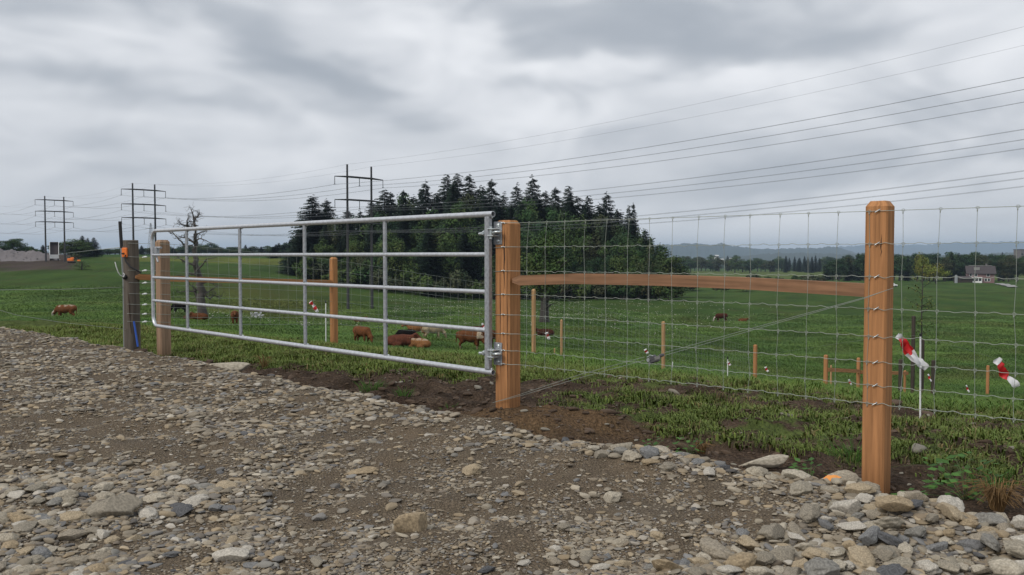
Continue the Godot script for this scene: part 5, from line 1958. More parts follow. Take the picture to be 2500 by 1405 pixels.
func build_tape() -> void:
	tape_flag("tape_flag", "big red and white barrier tape strip just right of the nearest post", [at(2190, 819, 7.6), at(2212, 845, 7.6), at(2236, 878, 7.6), at(2262, 899, 7.6)], 0.082, [[0.14, 0.56]], 2)
	tape_flag("tape_flag", "red and white barrier tape strip with a pointed tail at the right edge", [at(2434, 876, 8.8), at(2446, 903, 8.8), at(2465, 925, 8.8), at(2484, 945, 8.8)], 0.085, [[0.18, 0.66]], 1)
	tape_flag("tape_flag", "forked red and white tape scrap hanging behind the gate's third upright", [at(757, 737, 17.0), at(765, 747, 17.0), at(776, 763, 17.0)], 0.07, [[0.1, 0.4], [0.62, 0.8]], 2)
	for q in [[1780, 884, 893, 25.0, "small tape scrap on the white stake left of the short orange post"], [1872, 896, 909, 27.0, "small tape scrap just right of the short orange post"], [2076, 927, 941, 34.0, "small tape scrap between the paired posts"], [2270, 914, 932, 31.0, "small tape scrap in front of the tree guard"], [2363, 941, 959, 36.0, "small tape scrap in the meadow left of the lone orange post"], [1337, 812, 829, 20.0, "small tape scrap just right of the tall thin post"], [1578, 853, 864, 6.0, "scrap of tape tied at the wire tensioner"], [1180, 790, 803, 30.0, "tiny tape scrap showing beside the gate's hinge stile"]]:
		var d: float = q[3]
		var w: float = 0.075 if d > 10.0 else 0.02
		tape_flag("tape_scrap", q[4], [at(q[0] - 3, q[1], d), at(q[0], (q[1] + q[2]) * 0.5, d), at(q[0] + 4, q[2], d)], w, [[0.35, 0.65]], 1)
	for q in [[2248, 1019, 822, 7.8, 0.008, "white fibreglass stake with a black top right of the nearest post"], [1777, 940, 878, 25.0, 0.014, "white stake in the meadow left of the short orange post"], [1637, 924, 884, 25.0, 0.012, "slanting pale stake right of the two-toned post"], [795, 825, 741, 16.5, 0.010, "white stake beside the post behind the gate"]]:
		var foot: Vector3 = at(q[0], q[1], q[3])
		foot.y = height(foot.x, -foot.z)
		var o := thing("plastic_stake", q[5], "stake")
		put("rod", rod(foot - Vector3(0, 0.1, 0), at(q[0] + (6 if q[0] == 1637 else 0), q[2], q[3]), q[4], 8), M.white, o)
		if q[0] != 1637:
			put("cap", rod(at(q[0], q[2], q[3]), at(q[0], q[2] - 7, q[3]), q[4] * 1.3, 8), M.black, o)
	var s := Shape.new()
	s.tube(PackedVector3Array([at(1777, 882, 25.0), at(2000, 846, 12.0), at(2192, 819, 7.6), at(2248, 820, 7.8), at(2434, 876, 8.8), at(2600, 940, 9.0)]), PackedFloat32Array([0.0008]), 4, false)
	tag(put("fence_rope", s.mesh(), M.wire_dull), "hair-thin wire that the big tape strips hang on", "wire")
	# the crumpled white tape on the fence behind the gate
	var c := Shape.new()
	var rg := RandomNumberGenerator.new()
	rg.seed = 4
	c.col = Color(0.66, 0.67, 0.68)
	for k in 26:
		var p := at(612 + rg.randf() * 24.0, 765 + rg.randf() * 9.0, 13.2)
		var o := Vector3(rg.randfn(), rg.randfn() * 0.5, rg.randfn()).normalized()
		c.blade(p, p + o * 0.07, o.cross(Vector3(rg.randfn(), rg.randfn(), rg.randfn())).normalized() * 0.022, Vector3.ZERO)
	tag(put("crumpled_tape", c.mesh(), M.tape), "crumpled white plastic caught on the fence behind the gate", "litter")


# ---------- power line ----------
func build_power_line() -> void:
	var ax := Vector3(0.66, 0, -0.75)       # across the line
	var run := Vector3(60, 0, -52) * Vector3(1, 1, -1)
	var p1 := Vector3(-26.6, 0, -152)
	var p2 := Vector3(-86.2, 0, -204)
	var p3 := Vector3(-134.5, 0, -256)
	var poles := [[p1, 16.9, [14.8, 10.85, 6.9], "nearest twin-pole power pylon in front of the wood"], [p2, 18.0, [16.6, 13.2, 10.05], "middle twin-pole power pylon behind the old round post"], [p3, 18.6, [17.5, 14.2, 11.1], "farthest twin-pole power pylon beside the tipping truck"]]
	for q in poles:
		var at_: Vector3 = q[0]
		var base := height(at_.x, -at_.z)
		var o := thing("power_pylon", q[3], "pylon", Vector3(at_.x, base, at_.z), atan2(0.75, 0.66))
		for e: float in [-2.65, 2.65]:
			var s := Shape.new()
			s.tube(line(Vector3(e, -1, 0), Vector3(e, q[1] - base, 0)), PackedFloat32Array([0.27, 0.17]), 10)
			put("pole", s.mesh(), M.pylon, o)
		for h: float in q[2]:
			var s := Shape.new()
			for e: float in [-1.0, 1.0]:
				s.tube(PackedVector3Array([Vector3(-5.3, h - base - 0.1, 0), Vector3(-2.6, h - base, 0.3 * e), Vector3(2.6, h - base, 0.3 * e), Vector3(5.3, h - base - 0.1, 0)]), PackedFloat32Array([0.08, 0.15, 0.15, 0.08]), 6)
			s.box(Transform3D(Basis(), Vector3(0, h - base, 0)), Vector3(5.3, 0.1, 0.6), 0.0)
			var arm := put("cross_arm", s.mesh(), M.pylon, o)
			for e: float in [-5.3, 0.0, 5.3]:
				var i := Shape.new()
				i.tube(line(Vector3(e, h - base - 0.1, 0), Vector3(e, h - base - 1.5, 0)), PackedFloat32Array([0.06]), 6)
				i.tube(PackedVector3Array([Vector3(e, h - base - 1.5, 0.3), Vector3(e, h - base - 1.35, 0), Vector3(e, h - base - 1.5, -0.3)]), PackedFloat32Array([0.04]), 5)
				put("insulator", i.mesh(), M.cable, arm)
	var offs := [-5.3, 0.0, 5.3]
	var rightmost := [[187, 217, 248], [315, 340, 362], [417, 435, 455]]
	var rows := ["upper", "middle", "lower"]
	var sides := ["near", "centre", "far"]
	for k in 11:
		var off := 0.0
		var hs := []
		var yr := 0.0
		var label := ""
		if k < 2:
			off = [-2.65, 2.65][k]
			hs = [16.9, 18.0, 18.6]
			yr = [62, 108][k]
			label = ["thin topmost earth wire of the power line, from the left pole tops", "thin earth wire just under the topmost one, from the right pole tops"][k]
		else:
			var r := (k - 2) / 3
			var c := (k - 2) % 3
			off = offs[c]
			for q in 3:
				hs.append(poles[q][2][r] - 1.5)
			yr = rightmost[r][c]
			label = "power line cable on the %s side of the %s cross-arms" % [sides[c], rows[r]]
		var path := PackedVector3Array()
		var spots := [p3 - (p2 - p3), p3, p2, p1]
		var high := [hs[2] + 0.3, hs[2], hs[1], hs[0]]
		for q in 3:
			for f in 12:
				var t := f / 12.0
				var p: Vector3 = spots[q].lerp(spots[q + 1], t) + ax * off
				p.y = lerpf(high[q], high[q + 1], t) - 4.0 * 1.5 * t * (1.0 - t)
				path.append(p)
		# towards the camera the line climbs to the next pylon, outside the picture
		var s1: float = (0.589 * (152.0 + 0.75 * off) + 26.6 - 0.66 * off) / (60.0 + 30.6)
		var d1 := 152.0 + 0.75 * off - 52.0 * s1
		var y1 := at(2500, yr, d1).y
		var b: float = (y1 - hs[0] - 3.49 * s1 * s1) / s1
		for f in 25:
			var t := f / 24.0 * 2.1
			var p := p1 + Vector3(60, 0, 52) * t + ax * off
			p.y = hs[0] + b * t + 3.49 * t * t
			path.append(p)
		if k < 2:
			var s := Shape.new()
			s.tube(path, PackedFloat32Array([0.010]), 4, false)
			tag(put("power_cable", s.mesh(), M.cable), label, "cable")
		else:   # conductors hang in pairs
			var o := thing("power_cable", label, "cable")
			for e: float in [-0.17, 0.17]:
				var s := Shape.new()
				var p2_ := PackedVector3Array()
				for p in path:
					p2_.append(p + ax * e + Vector3.UP * e * 0.3)
				s.tube(p2_, PackedFloat32Array([0.0125]), 4, false)
				put("conductor", s.mesh(), M.cable, o)
	# a lattice mast far off behind the gate's far corner
	var m := on_ground(371, 900)
	var o := thing("lattice_mast", "faint steel lattice mast far behind the gate's far top corner", "pylon", m)
	var top := at(371, 545, 900).y - m.y
	for e in 4:
		var s := Shape.new()
		var c := Vector3(1 if e & 1 else -1, 0, 1 if e & 2 else -1)
		s.tube(line(c * 3.0, c * 0.4 + Vector3.UP * top), PackedFloat32Array([0.22]), 4)
		put("leg", s.mesh(), M.zinc_dull, o)
	var lat := Shape.new()
	for k in 10:
		var f := k / 10.0
		var g := (k + 1) / 10.0
		for e: float in [-1.0, 1.0]:
			lat.tube(line(Vector3(-e * lerpf(3, 0.4, f), top * f, lerpf(3, 0.4, f)), Vector3(e * lerpf(3, 0.4, g), top * g, lerpf(3, 0.4, g))), PackedFloat32Array([0.14]), 4)
	put("bracing", lat.mesh(), M.zinc_dull, o)
	for h: float in [0.68, 0.82]:
		var s := Shape.new()
		s.tube(PackedVector3Array([Vector3(-6, top * h, 0), Vector3(0, top * h + 0.8, 0), Vector3(6, top * h, 0)]), PackedFloat32Array([0.1, 0.3, 0.1]), 4)
		put("cross_arm", s.mesh(), M.zinc_dull, o)


# ---------- cattle ----------
func cow_field(pose: int) -> Array:  # joints and radii; x forwards
	var b := []
	if pose < 2:
		b = [[Vector3(-0.82, 1.12, 0), Vector3(-0.45, 1.1, 0), 0.30, 0.36], [Vector3(-0.45, 1.08, 0), Vector3(0.1, 1.0, 0), 0.37, 0.42], [Vector3(0.1, 1.0, 0), Vector3(0.6, 1.05, 0), 0.42, 0.36], [Vector3(-0.8, 1.3, 0), Vector3(0.55, 1.3, 0), 0.12, 0.14]]
		for e: float in [-1.0, 1.0]:
			b.append([Vector3(0.55, 0.85, 0.2 * e), Vector3(0.57, 0.42, 0.2 * e), 0.14, 0.07])
			b.append([Vector3(0.57, 0.42, 0.2 * e), Vector3(0.53 + 0.1 * e, 0.0, 0.2 * e), 0.065, 0.06])
			b.append([Vector3(-0.72, 1.0, 0.2 * e), Vector3(-0.58, 0.66, 0.22 * e), 0.22, 0.13])
			b.append([Vector3(-0.58, 0.66, 0.22 * e), Vector3(-0.84 + 0.06 * e, 0.42, 0.2 * e), 0.11, 0.07])
			b.append([Vector3(-0.84 + 0.06 * e, 0.42, 0.2 * e), Vector3(-0.78 + 0.08 * e, 0.0, 0.2 * e), 0.065, 0.058])
		b.append([Vector3(-1.08, 1.28, 0), Vector3(-1.12, 0.55, 0), 0.04, 0.035])
		if pose == 0:   # grazing
			b.append_array([[Vector3(0.7, 1.12, 0), Vector3(1.2, 0.62, 0), 0.27, 0.16], [Vector3(1.2, 0.60, 0), Vector3(1.38, 0.16, 0.03), 0.155, 0.09], [Vector3(1.15, 0.62, -0.1), Vector3(1.16, 0.6, -0.3), 0.035, 0.05], [Vector3(1.15, 0.62, 0.1), Vector3(1.16, 0.6, 0.3), 0.035, 0.05]])
		else:
			b.append_array([[Vector3(0.7, 1.15, 0), Vector3(1.12, 1.32, 0.05), 0.26, 0.16], [Vector3(1.12, 1.34, 0.05), Vector3(1.5, 1.12, 0.08), 0.15, 0.09], [Vector3(1.08, 1.4, -0.08), Vector3(1.05, 1.4, -0.3), 0.035, 0.05], [Vector3(1.08, 1.4, 0.15), Vector3(1.05, 1.4, 0.36), 0.035, 0.05]])
	else:   # lying
		b = [[Vector3(-0.8, 0.42, 0), Vector3(-0.4, 0.46, 0), 0.32, 0.38], [Vector3(-0.4, 0.46, 0), Vector3(0.15, 0.46, 0), 0.40, 0.43], [Vector3(0.15, 0.46, 0), Vector3(0.62, 0.5, 0), 0.42, 0.34], [Vector3(-0.75, 0.7, 0), Vector3(0.5, 0.72, 0), 0.1, 0.13], [Vector3(0.7, 0.55, 0), Vector3(1.1, 0.82, 0.08), 0.27, 0.16], [Vector3(1.1, 0.84, 0.08), Vector3(1.45, 0.6, 0.15), 0.15, 0.09], [Vector3(1.05, 0.9, -0.05), Vector3(1.02, 0.9, -0.27), 0.035, 0.05], [Vector3(1.05, 0.9, 0.2), Vector3(1.0, 0.9, 0.4), 0.035, 0.05]]
		for e: float in [-1.0, 1.0]:
			b.append([Vector3(0.6, 0.35, 0.25 * e), Vector3(0.98, 0.14, 0.28 * e), 0.15, 0.08])
			b.append([Vector3(0.98, 0.14, 0.28 * e), Vector3(0.6, 0.06, 0.3 * e), 0.07, 0.06])
			b.append([Vector3(-0.6, 0.35, 0.28 * e), Vector3(-0.1, 0.2, 0.46 * e), 0.22, 0.12])
			b.append([Vector3(-0.1, 0.2, 0.46 * e), Vector3(-0.6, 0.08, 0.5 * e), 0.09, 0.06])
	return b


func skin(bones: Array, cell: float, k: float) -> Shape:  # smooth union of tapered capsules, meshed with one vertex in each cell the surface crosses
	var lo := Vector3.INF
	var hi := -Vector3.INF
	for b in bones:
		for e in 2:
			lo = lo.min(b[e] - Vector3.ONE * (b[2 + e] + 0.12))
			hi = hi.max(b[e] + Vector3.ONE * (b[2 + e] + 0.12))
	var n := Vector3i(((hi - lo) / cell).ceil()) + Vector3i.ONE
	var f := PackedFloat32Array()
	f.resize(n.x * n.y * n.z)
	f.fill(0.0)
	for b in bones:
		var a: Vector3 = b[0]
		var d: Vector3 = b[1] - a
		var r: float = maxf(b[2], b[3]) + 0.14
		var c0 := Vector3i(((a.min(b[1]) - Vector3.ONE * r - lo) / cell).floor()).clamp(Vector3i.ZERO, n - Vector3i.ONE)
		var c1 := Vector3i(((a.max(b[1]) + Vector3.ONE * r - lo) / cell).ceil()).clamp(Vector3i.ZERO, n - Vector3i.ONE)
		var dd := maxf(d.length_squared(), 1e-6)
		for z in range(c0.z, c1.z + 1):
			for y in range(c0.y, c1.y + 1):
				for x in range(c0.x, c1.x + 1):
					var p := lo + Vector3(x, y, z) * cell
					var t := clampf((p - a).dot(d) / dd, 0.0, 1.0)
					var q := p.distance_to(a + d * t) - lerpf(b[2], b[3], t)
					f[x + n.x * (y + n.y * z)] += exp(-q * k)
	var s := Shape.new()
	var id := {}
	var steps := [1, n.x, n.x * n.y]
	for z in n.z - 1:
		for y in n.y - 1:
			for x in n.x - 1:
				var o := x + n.x * (y + n.y * z)
				var c := 0
				for m in 8:
					if f[o + (m & 1) + (n.x if m & 2 else 0) + (n.x * n.y if m & 4 else 0)] > 1.0:
						c += 1
				if c == 0 or c == 8:
					continue
				var sum := Vector3.ZERO
				var cnt := 0
				for m in 8:
					for ax in 3:
						if m & (1 << ax):
							continue
						var m2 := m | (1 << ax)
						var fa := f[o + (m & 1) + (n.x if m & 2 else 0) + (n.x * n.y if m & 4 else 0)]
						var fb := f[o + (m2 & 1) + (n.x if m2 & 2 else 0) + (n.x * n.y if m2 & 4 else 0)]
						if (fa > 1.0) != (fb > 1.0):
							var la := log(maxf(fa, 1e-9))
							var lb := log(maxf(fb, 1e-9))
							var t := clampf(la / (la - lb), 0.0, 1.0)
							var pa := Vector3(m & 1, (m >> 1) & 1, (m >> 2) & 1)
							var pb := Vector3(m2 & 1, (m2 >> 1) & 1, (m2 >> 2) & 1)
							sum += pa.lerp(pb, t)
							cnt += 1
				id[o] = s.vert(lo + (Vector3(x, y, z) + sum / cnt) * cell)
	for z in range(1, n.z - 1):
		for y in range(1, n.y - 1):
			for x in range(1, n.x - 1):
				var o := x + n.x * (y + n.y * z)
				for ax in 3:
					var i: bool = f[o] > 1.0
					if i == (f[o + steps[ax]] > 1.0):
						continue
					var u: int = steps[(ax + 1) % 3]
					var w: int = steps[(ax + 2) % 3]
					var q := [o - u - w, o - w, o, o - u]
					if not (id.has(q[0]) and id.has(q[1]) and id.has(q[2]) and id.has(q[3])):
						continue
					if i:
						s.quad(id[q[0]], id[q[1]], id[q[2]], id[q[3]])
					else:
						s.quad(id[q[0]], id[q[3]], id[q[2]], id[q[1]])
	return s


func build_cattle() -> void:
	var shapes := []
	for pose in 3:
		shapes.append(skin(cow_field(pose), 0.045, 22.0))
	var red := Vector3(0.19, 0.078, 0.034)
	var dark := Vector3(0.085, 0.032, 0.02)
	var black := Vector3(0.016, 0.014, 0.014)
	var tan := Vector3(0.36, 0.17, 0.07)
	var cream := Vector3(0.52, 0.42, 0.27)
	# pose, sight line, distance, heading, coat, white face, pale back, size, label
	var herd := [
		[0, 160, 84.0, 3.25, red * 1.15, 1, 1, 1.0, "red-brown cow with white face grazing alone at far left"],
		[0, 438, 108.0, 3.0, black, 0, 0, 1.0, "black cow grazing left of the dead tree"],
		[2, 487, 93.0, 3.0, red * 0.75, 0, 0, 0.95, "red-brown cow lying at the foot of the dead tree"],
		[2, 464, 94.0, 0.3, red * 0.6, 0, 0, 0.7, "darker calf lying left of the cow by the dead tree"],
		[1, 573, 88.0, -1.2, red, 0, 0, 1.0, "red-brown cow standing towards us behind the gate's second upright"],
		[2, 879, 112.0, 0.2, red * 1.1, 0, 0, 0.8, "reddish calf lying in grass below the nearest pylon"],
		[0, 884, 65.0, -0.75, red * 1.1, 0, 0, 0.95, "chestnut cow grazing downhill, alone left of the fourth upright"],
		[0, 990, 71.0, 3.3, black, 0, 0, 0.8, "black calf in front of the tan and cream cows"],
		[1, 1019, 80.0, 3.1, tan, 0, 0, 1.05, "tan cow standing behind the black calf"],
		[0, 1056, 80.0, 0.3, cream, 0, 0, 1.0, "cream-coloured cow beside the tan one"],
		[2, 978, 61.0, 0.1, dark * 1.9, 0, 0, 1.05, "grey-brown cow lying on the brow of the bank"],
		[2, 1026, 60.5, 2.6, tan * 0.85, 0, 2, 0.85, "orange-brown cow with pale back lying right of the grey-brown one"],
		[0, 1148, 62.0, -0.25, red * 0.95, 2, 0, 1.02, "chestnut cow with white patch on its neck grazing by the gate's hinge end"],
		[0, 1184, 66.0, -0.1, red * 0.6, 0, 0, 1.0, "dark red cow partly hidden by the gate's hinge stile"],
		[1, 1166, 84.0, 3.2, dark, 0, 0, 1.05, "dark brown cow standing further back near the gate's hinge stile"],
		[2, 1331, 100.0, 3.1, dark * 0.9, 0, 0, 1.05, "dark brown cow lying under the lone leafy tree"],
		[0, 1761, 143.0, 3.25, dark * 1.1, 1, 0, 1.05, "dark brown cow grazing far out on the right slope"],
		[2, 1814, 146.0, 0.0, red, 0, 0, 0.75, "small red calf lying right of the cow on the far slope"],
	]
	var n := noise(FastNoiseLite.TYPE_SIMPLEX_SMOOTH, 1.0, 3, 88)
	for c in herd:
		var src: Shape = shapes[c[0]]
		var s := Shape.new()
		s.v = src.v
		s.uv = src.uv
		s.ix = src.ix
		s.nr = src.nr.duplicate()
		var cols := PackedColorArray()
		for p in src.v:
			var v: Vector3 = c[4]
			v *= 1.0 + n.get_noise_3dv(p * 2.0) * 0.25
			if c[0] < 2:
				if p.y < 0.3:
					v = v.lerp(Vector3(0.45, 0.36, 0.26) if c[5] > 0 else v * 0.5, 0.6)
			if c[5] == 1 and p.x > 1.12 and absf(p.z) < 0.2:
				v = Vector3(0.6, 0.56, 0.48)
			if c[5] == 2 and p.x > 0.62 and p.x < 1.0 + n.get_noise_3dv(p * 4.0) * 0.2 and p.y > 0.9:
				v = Vector3(0.58, 0.46, 0.33)
			if c[6] > 0 and p.y > (1.28 if c[0] < 2 else 0.74) and n.get_noise_3dv(p * 1.7 + Vector3(c[1], 0, 0)) > (0.05 if c[6] == 1 else -0.2):
				v = v.lerp(Vector3(0.55, 0.45, 0.34), 0.7)
			cols.append(Color(v.x, v.y, v.z))
		s.c = cols
		var m := put("cow", s.mesh(), M.hide)
		var p := on_ground(c[1], c[2])
		m.position = p
		m.rotation.y = c[3]
		m.scale = Vector3.ONE * float(c[7]) * 0.92
		tag(m, c[8], "cow")


# ---------- far buildings and machines ----------
func gable(w: float, h: float, d: float, rise: float, eave: float) -> ArrayMesh:  # a pitched roof with its ridge along x
	var s := Shape.new()
	var hw := w * 0.5 + eave
	var hd := d * 0.5 + eave
	var low := h - rise * eave / (d * 0.5)
	for e: float in [-1.0, 1.0]:
		var a := Vector3(-hw, low, hd * e)
		var b := Vector3(hw, low, hd * e)
		var c := Vector3(hw, h + rise, 0)
		var q := Vector3(-hw, h + rise, 0)
		var t := Vector3(0, -0.25, 0)
		s.poly([a, b, c, q], Vector3(0, 1, e))
		s.poly([a + t, b + t, c + t, q + t], Vector3(0, -1, -e))
		s.poly([a, b, b + t, a + t], Vector3(0, 0, e))
		s.poly([b, c, c + t, b + t], Vector3.RIGHT)
		s.poly([a, q, q + t, a + t], Vector3.LEFT)
	return s.mesh()


func walls(w: float, h: float, d: float, rise: float) -> ArrayMesh:
	var s := Shape.new()
	var x := w * 0.5
	var z := d * 0.5
	for e: float in [-1.0, 1.0]:
		s.poly([Vector3(-x, -2, z * e), Vector3(x, -2, z * e), Vector3(x, h, z * e), Vector3(-x, h, z * e)], Vector3(0, 0, e))
		s.poly([Vector3(x * e, -2, z), Vector3(x * e, -2, -z), Vector3(x * e, h, -z), Vector3(x * e, h + rise, 0), Vector3(x * e, h, z)], Vector3(e, 0, 0))
	return s.mesh()


func block(center: Vector3, size: Vector3, bevel := 0.0) -> ArrayMesh:
	var s := Shape.new()
	s.box(Transform3D(Basis(), center), size, bevel)
	return s.mesh()


func build_far_things() -> void:
	var rg := RandomNumberGenerator.new()
	rg.seed = 12
	# the pink house
	var p := on_ground(2391, 405)
	p.y = at(2391, 691, 405).y
	var h := thing("farmhouse", "pink farmhouse with a big dark roof and white veranda at right", "house", p, -0.40)
	var wl := put("wall", walls(11.0, 4.9, 9.0, 2.9), M.pink, h)
	var rf := put("roof", gable(11.0, 4.9, 9.0, 3.0, 0.7), M.roof, h)
	put("ridge", block(Vector3(0, 7.98, 0), Vector3(9.6, 0.22, 0.4)), M.concrete, rf)
	put("dormer", block(Vector3(-1.6, 6.6, 2.0), Vector3(2.4, 1.3, 2.2)), M.concrete, rf)
	put("chimney", block(Vector3(2.6, 8.1, -0.6), Vector3(0.7, 1.6, 0.7)), M.rubble, rf)
	for q in [[-2.2, 3.7, 1.2], [2.9, 3.7, 1.1], [2.0, 1.5, 0.9], [3.2, 1.5, 0.9], [-4.2, 3.7, 0.9]]:
		var f := put("window", block(Vector3(q[0], q[1], 4.52), Vector3(q[2] + 0.3, 1.35, 0.1)), M.white, h)
		put("pane", block(Vector3(q[0], q[1], 4.58), Vector3(q[2], 1.1, 0.08)), M.glass_dark, f)
	var v := put("veranda", block(Vector3(-2.6, 0.4, 5.4), Vector3(5.8, 1.1, 1.8)), M.white, h)
	put("veranda_roof", block(Vector3(-2.6, 2.62, 5.35), Vector3(6.0, 0.25, 1.9)), M.white, v)
	for k in 5:
		put("veranda_post", block(Vector3(-5.4 + k * 1.4, 1.75, 6.2), Vector3(0.28, 1.6, 0.14)), M.white, v)
	for k in 4:
		put("veranda_pane", block(Vector3(-4.7 + k * 1.4, 1.75, 6.1), Vector3(1.08, 1.5, 0.06)), M.glass_dark, v)
	var sp := on_ground(2333, 395)
	sp.y = at(2333, 686, 395).y
	var si := Shape.new()
	si.tube(PackedVector3Array([Vector3(0, -1.5, 0), Vector3(0, 2.3, 0), Vector3(0, 2.7, 0)]), PackedFloat32Array([0.65, 0.65, 0.25]), 12)
	var sil := put("silo", si.mesh(), M.zinc_dull)
	sil.position = sp
	tag(sil, "small silvery silo left of the pink house", "silo")
	var shed := thing("shed", "low dark shed between the silo and the pink house", "shed", Vector3(at(2352, 690, 400).x, at(2352, 690, 400).y, -400), 0.1)
	put("wall", walls(6.0, 1.9, 5.0, 1.0), M.wood_dark, shed)
	put("roof", gable(6.0, 1.9, 5.0, 1.0, 0.3), M.roof, shed)
	# white car by the grove, half behind the nearest post
	var cp := on_ground(2176, 335)
	var car := thing("parked_car", "white car parked by the grove, half hidden by the nearest post", "car", cp, 0.25)
	var body := Shape.new()
	body.box(Transform3D(Basis(), Vector3(0, 0.62, 0)), Vector3(4.2, 0.62, 1.75), 0.14)
	put("body", body.mesh(), M.white, car)
	var cab := Shape.new()
	cab.prism(PackedVector2Array([Vector2(1.1, -0.75), Vector2(1.1, 0.75), Vector2(-1.5, 0.75), Vector2(-1.5, -0.75)]), PackedFloat32Array([0.9, 1.42]), PackedFloat32Array([1.0, 0.74]))
	put("cabin", cab.mesh(), M.white, car)
	put("side_window", block(Vector3(-0.2, 1.14, 0.66), Vector3(1.8, 0.3, 0.1)), M.glass_dark, car)
	for e in 4:
		var c := Vector3(1.3 if e & 1 else -1.3, 0.32, 0.8 if e & 2 else -0.8)
		put("wheel", rod(c - Vector3(0, 0, 0.1), c + Vector3(0, 0, 0.1), 0.32, 14), M.black, car)
	# concrete strips beside the house
	for q in [[[2434, 330, 2472, 372], 4.0, "pale concrete ramp slanting over the field right of the house"], [[2450, 390, 2478, 392], 2.0, "short level strip of pale concrete beyond the ramp"]]:
		var s := Shape.new()
		var prev := []
		for k in 9:
			var f := k / 8.0
			var dd: float = lerpf(q[0][3], q[0][1], f)
			var px: float = lerpf(q[0][0], q[0][2], f)
			var c := on_ground(px, dd)
			var a := on_ground(px - q[1] / dd * FOCAL * 0.5, dd)
			var b := on_ground(px + q[1] / dd * FOCAL * 0.5, dd)
			var ia := s.vert(a + Vector3.UP * 0.35)
			var ib := s.vert(b + Vector3.UP * 0.35)
			if k > 0:
				s.quad(prev[0], prev[1], ib, ia)
			prev = [ia, ib]
		struct("concrete_path", s.mesh(), M.concrete, q[2], "path")
	# big block at the right edge, sheds in the valley
	var bp := on_ground(2494, 900)
	bp.y = at(2494, 660, 900).y
	var bl := thing("apartment_block", "grey apartment block rising over the grove at the right edge", "building", bp, 0.2)
	var bw := put("wall", block(Vector3(0, 9, 0), Vector3(13, 24, 10)), M.rubble, bl)
	for k in 6:
		put("window", block(Vector3(-5.0 + (k % 3) * 4.5, 12.0 + (k / 3) * 4.5, 5.03), Vector3(2.2, 1.6, 0.12)), M.glass_dark, bl)
	put("roof", block(Vector3(0, 21.3, 0), Vector3(13.6, 0.6, 10.6)), M.roof, bl)
	var sheds := [[1744, 631, 1250, 7, "small white hall roof on the slope above the valley hall"], [1702, 636, 1150, 5, "tiny white shed at the left end of the valley buildings"], [1758, 636, 1150, 9, "long white hall among the valley trees"], [1790, 634, 1150, 9, "grey-roofed hall right of the long white one"], [1750, 623, 1700, 7, "smallest white house high on the wooded slope"], [1987, 641, 1000, 3.5, "single white house among the dark spruces of the valley"]]
	for q in sheds:
		var c := at(q[0], q[1] + 5, q[2])
		var o := thing("valley_building", q[4], "building", c, rg.randf_range(-0.4, 0.4))
		var w: float = q[3]
		put("wall", walls(w, w * 0.28 + 1.0, w * 0.6, w * 0.12), M.concrete, o)
		put("roof", gable(w, w * 0.28 + 1.0, w * 0.6, w * 0.12, 0.4), M.concrete if q[0] == 1790 else M.white, o)
	# rubble heap
	var n := noise(FastNoiseLite.TYPE_SIMPLEX_SMOOTH, 1.0, 5, 19)
	var s := Shape.new()
	var cx := at(20, 640, 268).x
	var gx := 90
	var gz := 26
	for j in gz + 1:
		for i in gx + 1:
			var x := lerpf(-30.0, 17.0, float(i) / gx)
			var z := lerpf(-9.0, 9.0, float(j) / gz)
			var g := height(cx + x, 268.0 - z)
			var crest := ramp(x, [-30.0, -14.0, -6.0, 0.0, 5.0, 9.0, 12.0, 16.0], [3.0, 4.8, 4.4, 2.9, 2.6, 2.9, 2.0, -0.3])
			var y := crest * exp(-pow(z / 4.6, 2.0)) * (1.0 + n.get_noise_2d(x * 0.25, z * 0.25) * 0.35) + n.get_noise_2d(x * 1.3, z * 1.3) * 0.35
			s.vert(Vector3(cx + x, g + y - 0.25, -268.0 + z))
	for j in gz:
		for i in gx:
			var a := j * (gx + 1) + i
			s.quad(a, a + gx + 1, a + gx + 2, a + 1)
	var heap_ := put("rubble_heap", s.mesh(), M.rubble)
	tag(heap_, "long grey heap of rubble at the left edge", "rubble")
	var places := []
	var tints := []
	var rock := stone_mesh(400, 1, 7, 0.7, 1.2)
	for k in 700:
		var q: Vector3 = s.v[rg.randi() % s.v.size()] + Vector3(rg.randfn(), 0, rg.randfn()) * 0.3
		if q.y < height(q.x, -q.z) + 0.3:
			continue
		var sz := 0.25 * exp(rg.randfn() * 0.5)
		places.append(Transform3D(Basis(Vector3(rg.randf(), rg.randf(), rg.randf()).normalized(), rg.randf() * TAU).scaled(Vector3.ONE * sz), q))
		var t := rg.randf_range(0.14, 0.42)
		tints.append(Color(t, t * 0.94, t * 0.93))
	scatter("stones", rock, M.rock, places, tints, heap_)
	# the tipping truck, seen from behind
	var tp := on_ground(135, 262)
	var tk := thing("dump_truck", "white-rimmed dump truck with its dark body tipped up at far left", "truck", tp, 0.48)
	put("chassis", block(Vector3(0, 0.95, -2.0), Vector3(1.0, 0.4, 7.0)), M.black, tk)
	put("cab", block(Vector3(0, 1.9, -5.0), Vector3(2.3, 2.2, 1.8), 0.2), M.white, tk)
	for k in 6:
		var c := Vector3(1.0 if k & 1 else -1.0, 0.5, [0.6, -0.8, -4.6][k / 2])
		var wheel := put("wheel", rod(c - Vector3(0.18, 0, 0), c + Vector3(0.18, 0, 0), 0.5, 14), M.black, tk)
	var bed := Node3D.new()
	bed.name = "tipping_body"
	tk.add_child(bed, true)
	bed.position = Vector3(0, 1.2, 0.9)
	bed.rotation.x = deg_to_rad(-58)
	bed.rotation.x = deg_to_rad(58)
	put("floor", block(Vector3(0, 0.1, -2.2), Vector3(2.3, 0.15, 4.6)), M.roof, bed)
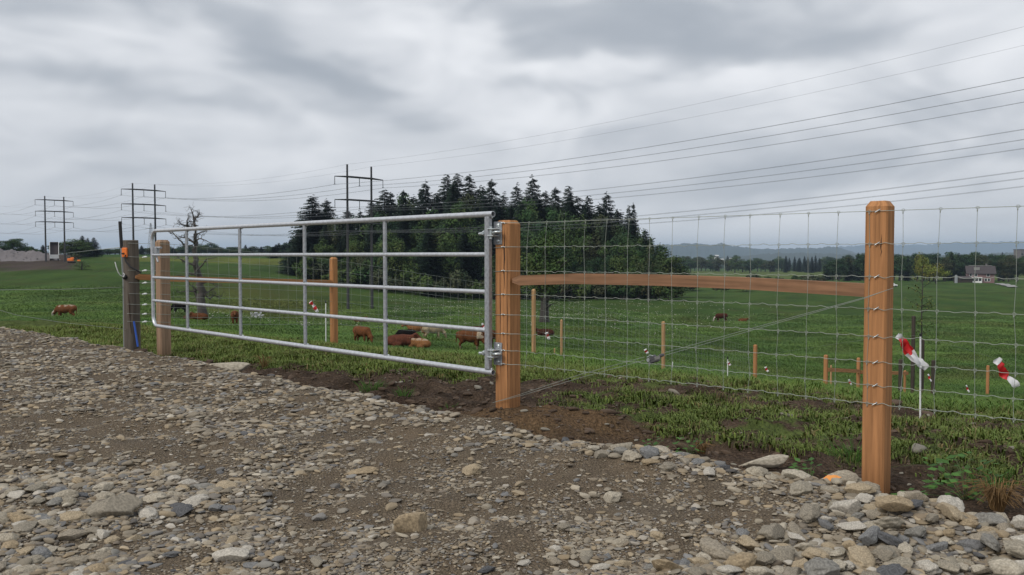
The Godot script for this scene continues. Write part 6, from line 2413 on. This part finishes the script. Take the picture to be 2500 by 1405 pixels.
	for e: float in [-1.0, 1.0]:
		put("side_wall", block(Vector3(1.2 * e, 0.55, -2.2), Vector3(0.14, 1.1, 4.6)), M.white, bed)
	put("front_wall", block(Vector3(0, 0.55, -4.45), Vector3(2.3, 1.0, 0.14)), M.roof, bed)
	var tg := put("tailgate", block(Vector3(0, 1.35, 1.45), Vector3(2.5, 1.15, 0.12)), M.white, tk)
	tg.rotation.x = 0.1
	# the little orange digger
	var dp := on_ground(181, 250)
	var dg := thing("digger", "small orange excavator on the bare soil right of the truck", "excavator", dp, 0.2)
	for e: float in [-1.0, 1.0]:
		put("track", block(Vector3(-0.4, 0.3, 0.6 * e), Vector3(1.9, 0.5, 0.35), 0.15), M.black, dg)
	put("body", block(Vector3(-0.7, 0.95, 0), Vector3(1.5, 0.8, 1.3), 0.12), M.orange, dg)
	put("cabin", block(Vector3(-0.2, 1.25, 0.2), Vector3(0.8, 0.8, 0.8), 0.08), M.orange, dg)
	var arm := Shape.new()
	arm.tube(PackedVector3Array([Vector3(0.1, 0.9, 0), Vector3(0.8, 1.5, 0), Vector3(1.4, 0.9, 0)]), PackedFloat32Array([0.14]), 6)
	put("boom", arm.mesh(), M.black, dg)
	put("bucket", block(Vector3(1.5, 0.7, 0), Vector3(0.8, 0.45, 0.7), 0.1), M.orange, dg)


# ---------- all of it ----------
func clock(what: String) -> void:
	print(what, " ", Time.get_ticks_msec())


func _ready() -> void:
	stage()
	clock("stage")
	nz = noise(FastNoiseLite.TYPE_SIMPLEX_SMOOTH, 1.0, 2, 71)
	nf = noise(FastNoiseLite.TYPE_SIMPLEX_SMOOTH, 1.4, 4, 72)
	nc = noise(FastNoiseLite.TYPE_SIMPLEX_SMOOTH, 0.9, 3, 73)
	survey()
	materials()
	build_ground()
	clock("ground")
	build_hills()
	build_trees()
	clock("trees")
	build_dead_tree()
	build_far_things()
	build_power_line()
	clock("far")
	build_cattle()
	clock("cattle")
	build_posts()
	build_gate()
	build_wire()
	build_tape()
	clock("fence")
	build_stones()
	clock("stones")
	build_grass()
	clock("grass")
